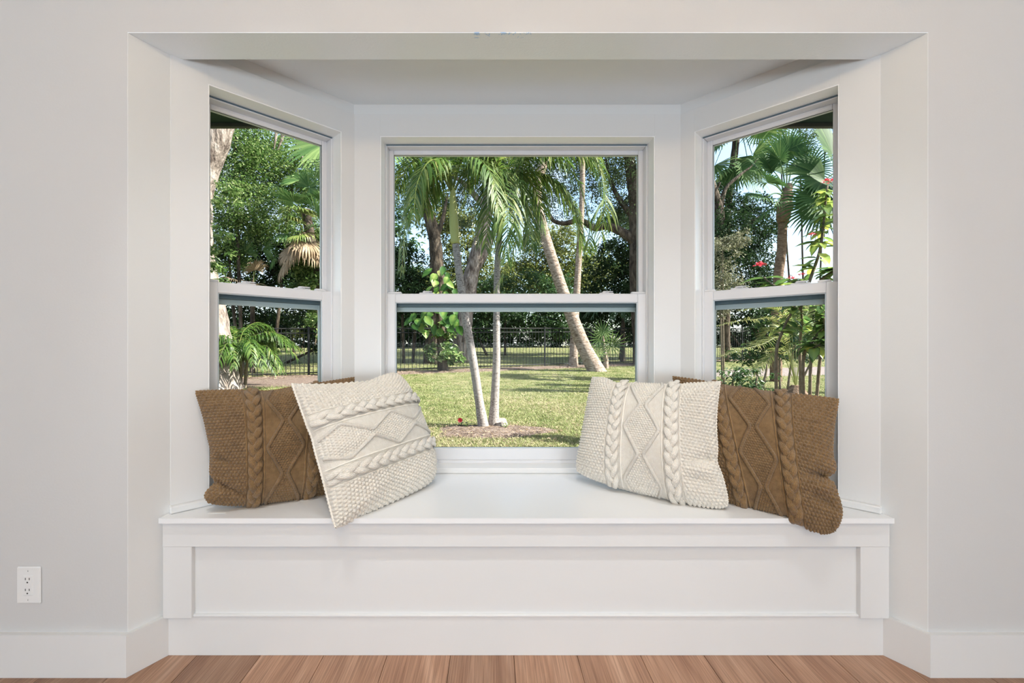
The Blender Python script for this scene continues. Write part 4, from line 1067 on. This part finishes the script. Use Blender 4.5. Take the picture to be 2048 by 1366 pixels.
for i, (lab, px, Y, blobs, n, sz, mt) in enumerate([
    ('tall bright green leafy tree filling the left window', 500, 17, [(470, 290, 16, (1, .8, .8)), (590, 290, 17.5, (1.0, .8, .6)), (460, 520, 16.3, (.9, .7, .6)), (600, 470, 17.5, (1.0, .8, .8)), (480, 330, 16.5, (1.2, 1, 1.2)), (530, 350, 16.5, (1.2, 1, 1.1)), (500, 400, 16, (1.3, 1, 1.0)), (460, 400, 16, (1.0, .9, 1.2)), (450, 460, 16, (1.1, .9, .9)), (520, 440, 16, (1.2, .8, .8)), (575, 330, 17, (1.1, 1, .9)), (620, 350, 18, (1.3, 1, 1.2)), (500, 280, 17, (1.3, 1, .7)), (640, 420, 18, (1.1, .9, 1.2)), (560, 400, 17.5, (1.2, .9, .9)), (436, 430, 10.9, (.35, .3, .5)), (440, 500, 10.9, (.4, .3, .5)), (436, 560, 10.9, (.4, .3, .4)), (455, 390, 11.2, (.35, .3, .4)), (330, 360, 17, (1.7, 1.2, 1.7)), (210, 380, 17.5, (1.8, 1.2, 1.8)), (330, 510, 17, (1.5, 1.1, 1.3)), (210, 540, 17.5, (1.6, 1.1, 1.4)), (280, 230, 18, (1.8, 1.2, 1.2))], 76000, .112, G_bright),
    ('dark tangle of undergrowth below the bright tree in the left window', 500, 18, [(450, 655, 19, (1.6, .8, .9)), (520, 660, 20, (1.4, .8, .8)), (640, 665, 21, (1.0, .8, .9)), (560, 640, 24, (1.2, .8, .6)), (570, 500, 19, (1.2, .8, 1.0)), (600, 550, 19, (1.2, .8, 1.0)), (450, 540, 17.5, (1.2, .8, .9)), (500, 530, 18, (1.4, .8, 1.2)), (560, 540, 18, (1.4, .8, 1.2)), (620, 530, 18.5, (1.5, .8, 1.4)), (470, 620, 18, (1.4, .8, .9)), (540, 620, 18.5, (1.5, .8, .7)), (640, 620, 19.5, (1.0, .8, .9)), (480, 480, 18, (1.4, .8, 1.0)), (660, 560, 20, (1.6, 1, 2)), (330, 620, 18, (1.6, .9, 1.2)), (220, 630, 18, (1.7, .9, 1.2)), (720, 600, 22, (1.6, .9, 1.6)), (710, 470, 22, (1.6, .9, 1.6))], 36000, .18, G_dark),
    ('yellow-green bush glowing beyond the fence in the left window', 590, 30, [(585, 650, 30, (1.6, 1, .9)), (612, 640, 31, (1.5, 1, 1.2))], 2600, .2, G_yel),
    ]):
    e = empty('leafy_tree', gp(px, Y), lab, 'tree')
    for q, (a, b_, y, r) in enumerate(blobs[:3]):
        trunk(e, [gp(px + (a - px) * .5, y), P(a, b_ + 25, y), P(a + 5, b_ - 10, y)], [.07, .05, .03], M_oak, 'trunk' if q == 0 else 'branch', k=7, n=14, seed=q)
    foliage(e, [(P(a, b_, y), r) for a, b_, y, r in blobs], n, sz, mt, seed=300 + i, shell=.35, aspect=.5)
vs_ = empty('hanging_creeper', gp(640, 16.2), 'curtain of green creeper hanging beside the fan palm in the left window', 'vine')
trunk(vs_, [P(645, 440, 16.2), P(640, 520, 16), P(632, 580, 15.9), P(636, 640, 16), P(630, 690, 16.1)], .025, M_twig, 'stem', k=6, n=30)
foliage(vs_, [(P(612, 540, 15.8), (.45, .3, .9)), (P(596, 585, 15.8), (.5, .3, .4)), (P(628, 620, 16.4), (.35, .3, .9)), (P(640, 490, 16.2), (.4, .3, .7)), (P(632, 560, 15.3), (.5, .25, .8)), (P(605, 520, 15.2), (.35, .25, .5)), (P(640, 650, 15.3), (.25, .25, .5))], 6500, .115, G_bright, seed=41, aspect=.7, shell=.3)

YS = 15.6
sb = empty('cabbage_palm', gp(640, YS), 'shaggy cabbage palm with dead hanging fans in the left window', 'palm')
trunk(sb, [gp(652, YS) - (0, 0, .1), P(650, 640, YS), P(640, 560, YS), P(622, 480, YS), P(612, 420, YS)], [.26, .18, .16, .16, .16], M_oak, n=30)
for i, (px, py, dy, R, mt, dr) in enumerate([(588, 405, -.6, .85, G_fan, .5), (640, 400, -.4, .9, G_fan, .5), (618, 375, -.2, .9, G_fan, .4), (570, 395, -.2, .8, G_fan, .6), (600, 425, -.9, .8, G_palmy, .9), (632, 425, -.8, .85, G_fan, .9), (646, 455, -.6, .8, G_fan, 1.0), (582, 440, -.8, .75, G_palmy, 1.2),
        (578, 470, -.7, .7, G_fan, 1.5), (602, 470, -.9, .75, G_palmy, 1.5), (615, 485, -.8, .95, G_dead, 2.0), (588, 500, -.8, .8, G_dead, 1.9), (575, 525, -.7, .8, G_dead, 2.2), (628, 500, -.6, .9, G_dead, 2.2), (600, 360, .4, .8, G_fan, .3), (645, 365, .5, .85, G_fan, .4), (650, 500, -.5, .8, G_dead, 2.2)]):
    b = P(605, min(py, 450) + 15, YS - .1); fan(sb, b, P(px, py, YS + dy), R, mt, 30, 250, dr, seed=400 + i, tintc=.55, pr=.022)
s2 = empty('saw_palmetto', gp(500, 16.6), 'low fan palm in the shade under the bright tree, left window', 'palm')
for i, (px, py, R, mt) in enumerate([(525, 500, .75, G_fan), (490, 505, .7, G_fan), (545, 520, .6, G_fan), (470, 520, .6, G_fan), (510, 540, .6, G_dead), (470, 560, .6, G_dead), (500, 570, .6, G_dead), (545, 580, .6, G_dead), (515, 470, .6, G_fan)]):
    fan(s2, P(505, 570, 16.6), P(px, py, 16.2), R, mt, 28, 220, 1.0, seed=430 + i, tintc=.65)
MB().tube([gp(505, 16.6) - (0, 0, .05), P(505, 600, 16.6), P(505, 560, 16.6)], [.10, .08, .06], 8).build('stem', M_oak, s2)
# a fan reaching in from a palm above
f3 = empty('tall_fan_palm', gp(690, 9.5), 'grey-green fan of a tall palm reaching across the top of the left window', 'palm')
tp = P(705, 230, 9.5); trunk(f3, [gp(712, 9.5) - (0, 0, .1), P(712, 560, 9.5), P(710, 400, 9.5), tp], [.2, .16, .15, .15], M_sabal, n=24)
for i, (px, py, dy) in enumerate([(655, 285, -.3), (680, 180, .4), (720, 170, .5), (760, 200, .2), (770, 280, 0), (730, 300, -.5)]): fan(f3, tp, P(px, py, 9.5 + dy), .95, G_fan, 36, 230, .25, seed=450 + i, tintc=.8, face=(.2, -1, .6))
# small feather palm in the lower sash
YA = 11.9
ap = empty('areca_palm', gp(478, YA), 'young feather palm with fresh green fronds in the lower left window', 'palm')
b = gp(480, YA)
MB().tube([b - (0, 0, .05), b + (.02, 0, .5), b + (0, 0, 1.0)], [.06, .05, .035], 8).build('stem', M_twig, ap)
MB().tube([b + (.1, .05, -.05), b + (.14, .05, .5), b + (.2, .05, .9)], [.05, .04, .03], 8).build('stem', M_twig, ap)
crn = b + (0, 0, 1.15)
rq = np.random.default_rng(9)
for i in range(34):
    ang = i * 2.4; el = .35 + .55 * ((i * .618) % 1); ln = rq.uniform(1.15, 1.65)
    d = np.array((math.cos(ang), math.sin(ang) * .8, 0)); h0 = crn + (rq.normal(0, .08), rq.normal(0, .08), -.55 * ((i * .37) % 1))
    frond(ap, [h0, h0 + d * .25 * ln + (0, 0, .42 * el * ln), h0 + d * .62 * ln + (0, 0, .55 * el * ln), h0 + d * 1.0 * ln + (0, 0, (.9 * el - .55) * ln)], G_palm, lw=.42, nl=34, wid=.036, droop=.75, start=.2, seed=470 + i, rad=.011, tintc=.35)

# ------------------------------------------------------------------ right window
YR = 14.0
cp = empty('cabbage_palm', gp(1558, YR), 'cabbage palm with a shaggy brown head standing in the right window', 'palm')
trunk(cp, [gp(1552, YR) - (0, 0, .1), P(1552, 640, YR), P(1556, 560, YR), P(1563, 500, YR), P(1566, 440, YR)], [.17, .15, .14, .13, .13], M_sabal, n=30)
trunk(cp, [P(1566, 445, YR), P(1568, 420, YR), P(1574, 392, YR), P(1578, 368, YR)], [.16, .22, .19, .1], M_sabal, 'boot_sheath', n=16, wob=.12)
for i, (px, py, dy, R, dr) in enumerate([(1535, 365, -.3, .85, .5), (1560, 320, .1, .85, .3), (1590, 315, .2, .85, .3), (1615, 340, -.1, .85, .5), (1630, 375, -.3, .9, .7), (1530, 395, -.5, .8, .9), (1615, 405, -.5, .85, 1.0), (1545, 340, .5, .8, .4), (1600, 350, .6, .8, .4), (1548, 415, -.6, .75, 1.3), (1625, 430, -.4, .8, 1.0), (1575, 300, .3, .8, .3), (1520, 345, .2, .7, .6)]):
    fan(cp, P(1573, 395, YR), P(px, py, YR + dy), R, G_fan, 32, 240, dr, seed=500 + i, tintc=.45, pr=.025)
c2 = empty('cabbage_palm', gp(1478, 22), 'taller cabbage palm whose fans hang at the upper left of the right window', 'palm')
trunk(c2, [gp(1452, 22) - (0, 0, .1), P(1452, 600, 22), P(1456, 420, 22), P(1470, 300, 22), P(1476, 240, 22)], [.2, .18, .16, .16, .16], M_oak, n=30)
for i, (px, py, dy) in enumerate([(1440, 290, -.4), (1505, 310, -.5), (1520, 260, 0), (1450, 240, .2), (1490, 215, .4), (1430, 330, -.6), (1500, 345, -.8), (1470, 335, -.9)]): fan(c2, P(1476, 250, 22), P(px, py, 22 + dy), 1.5, G_fan, 34, 230, .5, seed=530 + i, tintc=.6, pr=.025)
c3 = empty('cabbage_palm', gp(1700, 10.5), 'cabbage palm beyond the right edge whose big fans reach into the right window', 'palm')
trunk(c3, [gp(1716, 10.5) - (0, 0, .1), P(1714, 600, 10.5), P(1710, 420, 10.5), P(1706, 330, 10.5)], [.2, .17, .16, .16], M_sabal, n=26)
for i, (px, py, dy) in enumerate([(1665, 310, -.3), (1650, 360, -.2), (1668, 400, -.4), (1740, 290, 0), (1750, 360, -.2), (1645, 405, .2)]): fan(c3, P(1706, 340, 10.5), P(px, py, 10.5 + dy), 1.0, G_fan, 40, 240, .35, seed=550 + i, tintc=.4, face=(-.2, -1, .5), pr=.022)

oak('dark broad oak spreading over the left half of the right window', 1440, 20, [(1398, 730, 20), (1406, 620, 20), (1430, 520, 20), (1436, 430, 20), (1420, 360, 20)], [.45, .36, .32, .26, .18],
    [(1440, 480, 19.5, (1.2, 1, 1.3)), (1480, 470, 20, (1.3, 1, 1.0)), (1500, 530, 20, (1.1, .9, 1.3)), (1460, 550, 19.5, (1.4, 1, 1.2)), (1520, 440, 20.5, (1.0, .8, .8)), (1440, 410, 20.5, (.9, .8, .8)), (1530, 580, 20, (1.0, .8, .8)), (1500, 410, 21, (.9, .8, .5))], 18000, .15, M_oak, G_dark,
    [([(1432, 515, 20), (1480, 470, 20), (1510, 440, 20), (1540, 430, 20)], [.2, .13, .09, .05]), ([(1440, 430, 20), (1450, 380, 20), (1480, 350, 20), (1500, 335, 20), (1515, 318, 20)], [.14, .09, .06, .035, .01]), ([(1440, 440, 20), (1425, 400, 19.8), (1440, 365, 19.6)], [.1, .08, .04])], seed=61)
for i, (lab, px, Y, blobs, n, sz, mt, sh) in enumerate([
    ('light oak canopy with sky between its leaves at the top of the right window', 1620, 26, [(1600, 270, 26, (1.5, 1, .6)), (1560, 285, 26, (1.4, 1, .6)), (1650, 280, 26, (1.6, 1, 1.0)), (1440, 380, 26, (1.2, 1, .8)), (1470, 420, 26, (1.6, 1, .7)), (1520, 470, 26, (1.4, 1, .7))], 5200, .15, G_oak, .3),
    ('pale twiggy shrub with cream tips at the left of the right window', 1450, 12, [(1445, 500, 12, (.45, .4, .35)), (1440, 545, 12, (.45, .4, .4)), (1475, 480, 12, (.35, .3, .25)), (1455, 575, 12, (.5, .4, .4)), (1430, 600, 12, (.5, .4, .5))], 5500, .07, G_pale, .3),
    ('low hedge of dark leaves across the bottom of the right window view', 1560, 24, [(1500, 620, 24, (1.6, .9, 1.0)), (1560, 640, 24, (1.8, .9, .9)), (1620, 620, 24, (1.8, .9, 1.0)), (1680, 620, 24, (1.8, .9, 1.2)), (1440, 620, 24, (1.8, .9, 1.4)), (1770, 600, 24, (2, .9, 1.8)), (1860, 580, 24, (2.2, .9, 2.2)), (1340, 600, 24, (1.7, .9, 1.8))], 15000, .24, G_dark, .3),
    ('mid-green bushy shrub hiding the foot of the palm in the right window', 1560, 11, [(1545, 630, 11, (.5, .4, .5)), (1590, 655, 11, (.5, .4, .45)), (1560, 690, 11, (.6, .4, .4)), (1500, 705, 11.4, (.5, .4, .3)), (1630, 690, 11.4, (.6, .4, .5))], 4500, .10, G_mid, .25),
    ('sprawling leafy bush just outside the right window behind the cream cushion', 1480, 6.2, [(1465, 760, 6.2, (.28, .3, .20)), (1510, 765, 6.0, (.28, .3, .18)), (1440, 790, 6.2, (.3, .3, .25)), (1500, 800, 6, (.35, .3, .2)), (1530, 740, 6.4, (.16, .2, .14))], 1500, .06, G_mid, .25),
    ]):
    e = empty('leafy_shrub' if i in (1, 3, 4) else 'leafy_tree', gp(px, Y), lab, 'shrub' if i in (1, 3, 4) else 'tree')
    for q, (a, b_, y, r) in enumerate(blobs[:5]):
        if i == 1 and q > 1: continue
        s_ = .5 if i in (0, 2) else .25
        trunk(e, [gp(px + (a - px) * .5, y), P(a, b_ + 15, y), P(a + 4, b_ - 12, y)], [.12 * s_, .07 * s_, .03 * s_], M_oak if i in (0, 2) else M_twig, 'trunk' if i in (0, 2) and q == 0 else 'branch', k=7, n=14, seed=q)
    foliage(e, [(P(a, b_, y), r) for a, b_, y, r in blobs], n, sz, mt, seed=600 + i, shell=sh, aspect=.5)

# date-like palm with yellowing fronds
YD = 7.4
dp = empty('date_palm', gp(1592, YD), 'young date palm with yellowing fronds and a fibrous base in the right window', 'palm')
b = gp(1592, YD)
MB().tube([b - (0, 0, .05), b + (0, 0, .12), b + (0, 0, .32), b + (0, 0, .48)], [.26, .27, .20, .07], 14).build('fibre_base', M_sabal, dp)
cr_ = b + (0, 0, .45)
for i, pts in enumerate([[(1560, 650, 7.2), (1500, 640, 7.0), (1432, 652, 6.8)], [(1565, 680, 7.2), (1520, 690, 7.0), (1440, 712, 6.8)], [(1570, 640, 7.3), (1530, 615, 7.3), (1480, 622, 7.2)], [(1580, 640, 7.4), (1560, 590, 7.5), (1525, 580, 7.6)], [(1610, 660, 7.4), (1640, 640, 7.4), (1680, 660, 7.4)], [(1605, 650, 7.6), (1630, 610, 7.8), (1670, 600, 8)], [(1560, 700, 7.1), (1530, 725, 7.0), (1490, 760, 6.9)], [(1592, 640, 7.6), (1595, 600, 7.9), (1590, 570, 8.2)], [(1570, 665, 7.6), (1540, 660, 7.9), (1500, 690, 8.1)]]):
    frond(dp, [cr_] + [P(*q) for q in pts], G_palmy, lw=.24, nl=72, wid=.013, droop=.08, start=.28, seed=650 + i, rad=.006, tintc=.75)

# big flowering shrub outside the right window
YF = 4.9
fs = empty('flowering_shrub', gp(1600, YF), 'tall leggy shrub with broad leaves and red flower heads outside the right window', 'shrub')
rf_ = np.random.default_rng(77)
stems = [[(1558, 800), (1552, 720), (1566, 660), (1590, 610), (1600, 560)], [(1612, 800), (1606, 730), (1620, 690), (1650, 650), (1665, 625)], [(1605, 810), (1600, 700), (1604, 640), (1598, 590)], [(1620, 800), (1622, 720), (1640, 690), (1665, 670)],
         [(1600, 620), (1620, 560), (1640, 500), (1648, 440), (1652, 395), (1655, 372)], [(1655, 810), (1658, 740), (1662, 690), (1668, 640), (1690, 560)], [(1590, 600), (1570, 580), (1545, 570), (1528, 555)], [(1614, 575), (1595, 570), (1580, 560)], [(1640, 560), (1662, 545), (1685, 540)], [(1625, 800), (1640, 720), (1650, 660), (1640, 600)]]
tips = []
for i, s_ in enumerate(stems):
    dy = rf_.normal(0, .12); pts = [P(a, b_, YF + dy) for a, b_ in s_]
    if s_[0][1] >= 800: pts[0][2] = float(gz(YF + dy)) - .02
    trunk(fs, pts, [.019, .016, .013, .009] if len(s_) > 3 else [.012, .008], M_twig, 'stem', k=7, n=24, seed=i)
    sp = spline(pts, 30); tips.append(sp)
for i, sp in enumerate(tips):
    lo = 14 if stems[i][0][1] >= 800 else 6
    for j in range(64 if i in (4,) else 30):
        k = rf_.integers(lo, 30); p = sp[k]; a = rf_.uniform(0, 6.28)
        L = rf_.uniform(.13, .25); tnt = np.clip(rf_.normal(.35, .2) + (.2 if p[2] > 1.9 else 0), 0, 1)
        big_leaf(fs, p, (math.cos(a), math.sin(a) * .8, rf_.uniform(-.6, .4)), L, L * .44, G_firebush, tnt)
def bloom(px, py, r):
    c = P(px, py, YF); n = 46; d = rf_.normal(size=(n, 3)); d /= np.linalg.norm(d, axis=1)[:, None]; d[:, 2] = np.abs(d[:, 2]) * .7
    V, T = leaves_at(c + d * r, r * .6, .7, 0, r=rf_)
    mesh('flower_head', V, T, M_bloom, fs, tint=np.repeat(rf_.uniform(0, 1, n), 4))
for q in [(1655, 364, .045), (1520, 532, .05), (1582, 558, .035), (1605, 550, .03), (1626, 470, .03), (1668, 545, .03)]: bloom(*q)
#@@G1
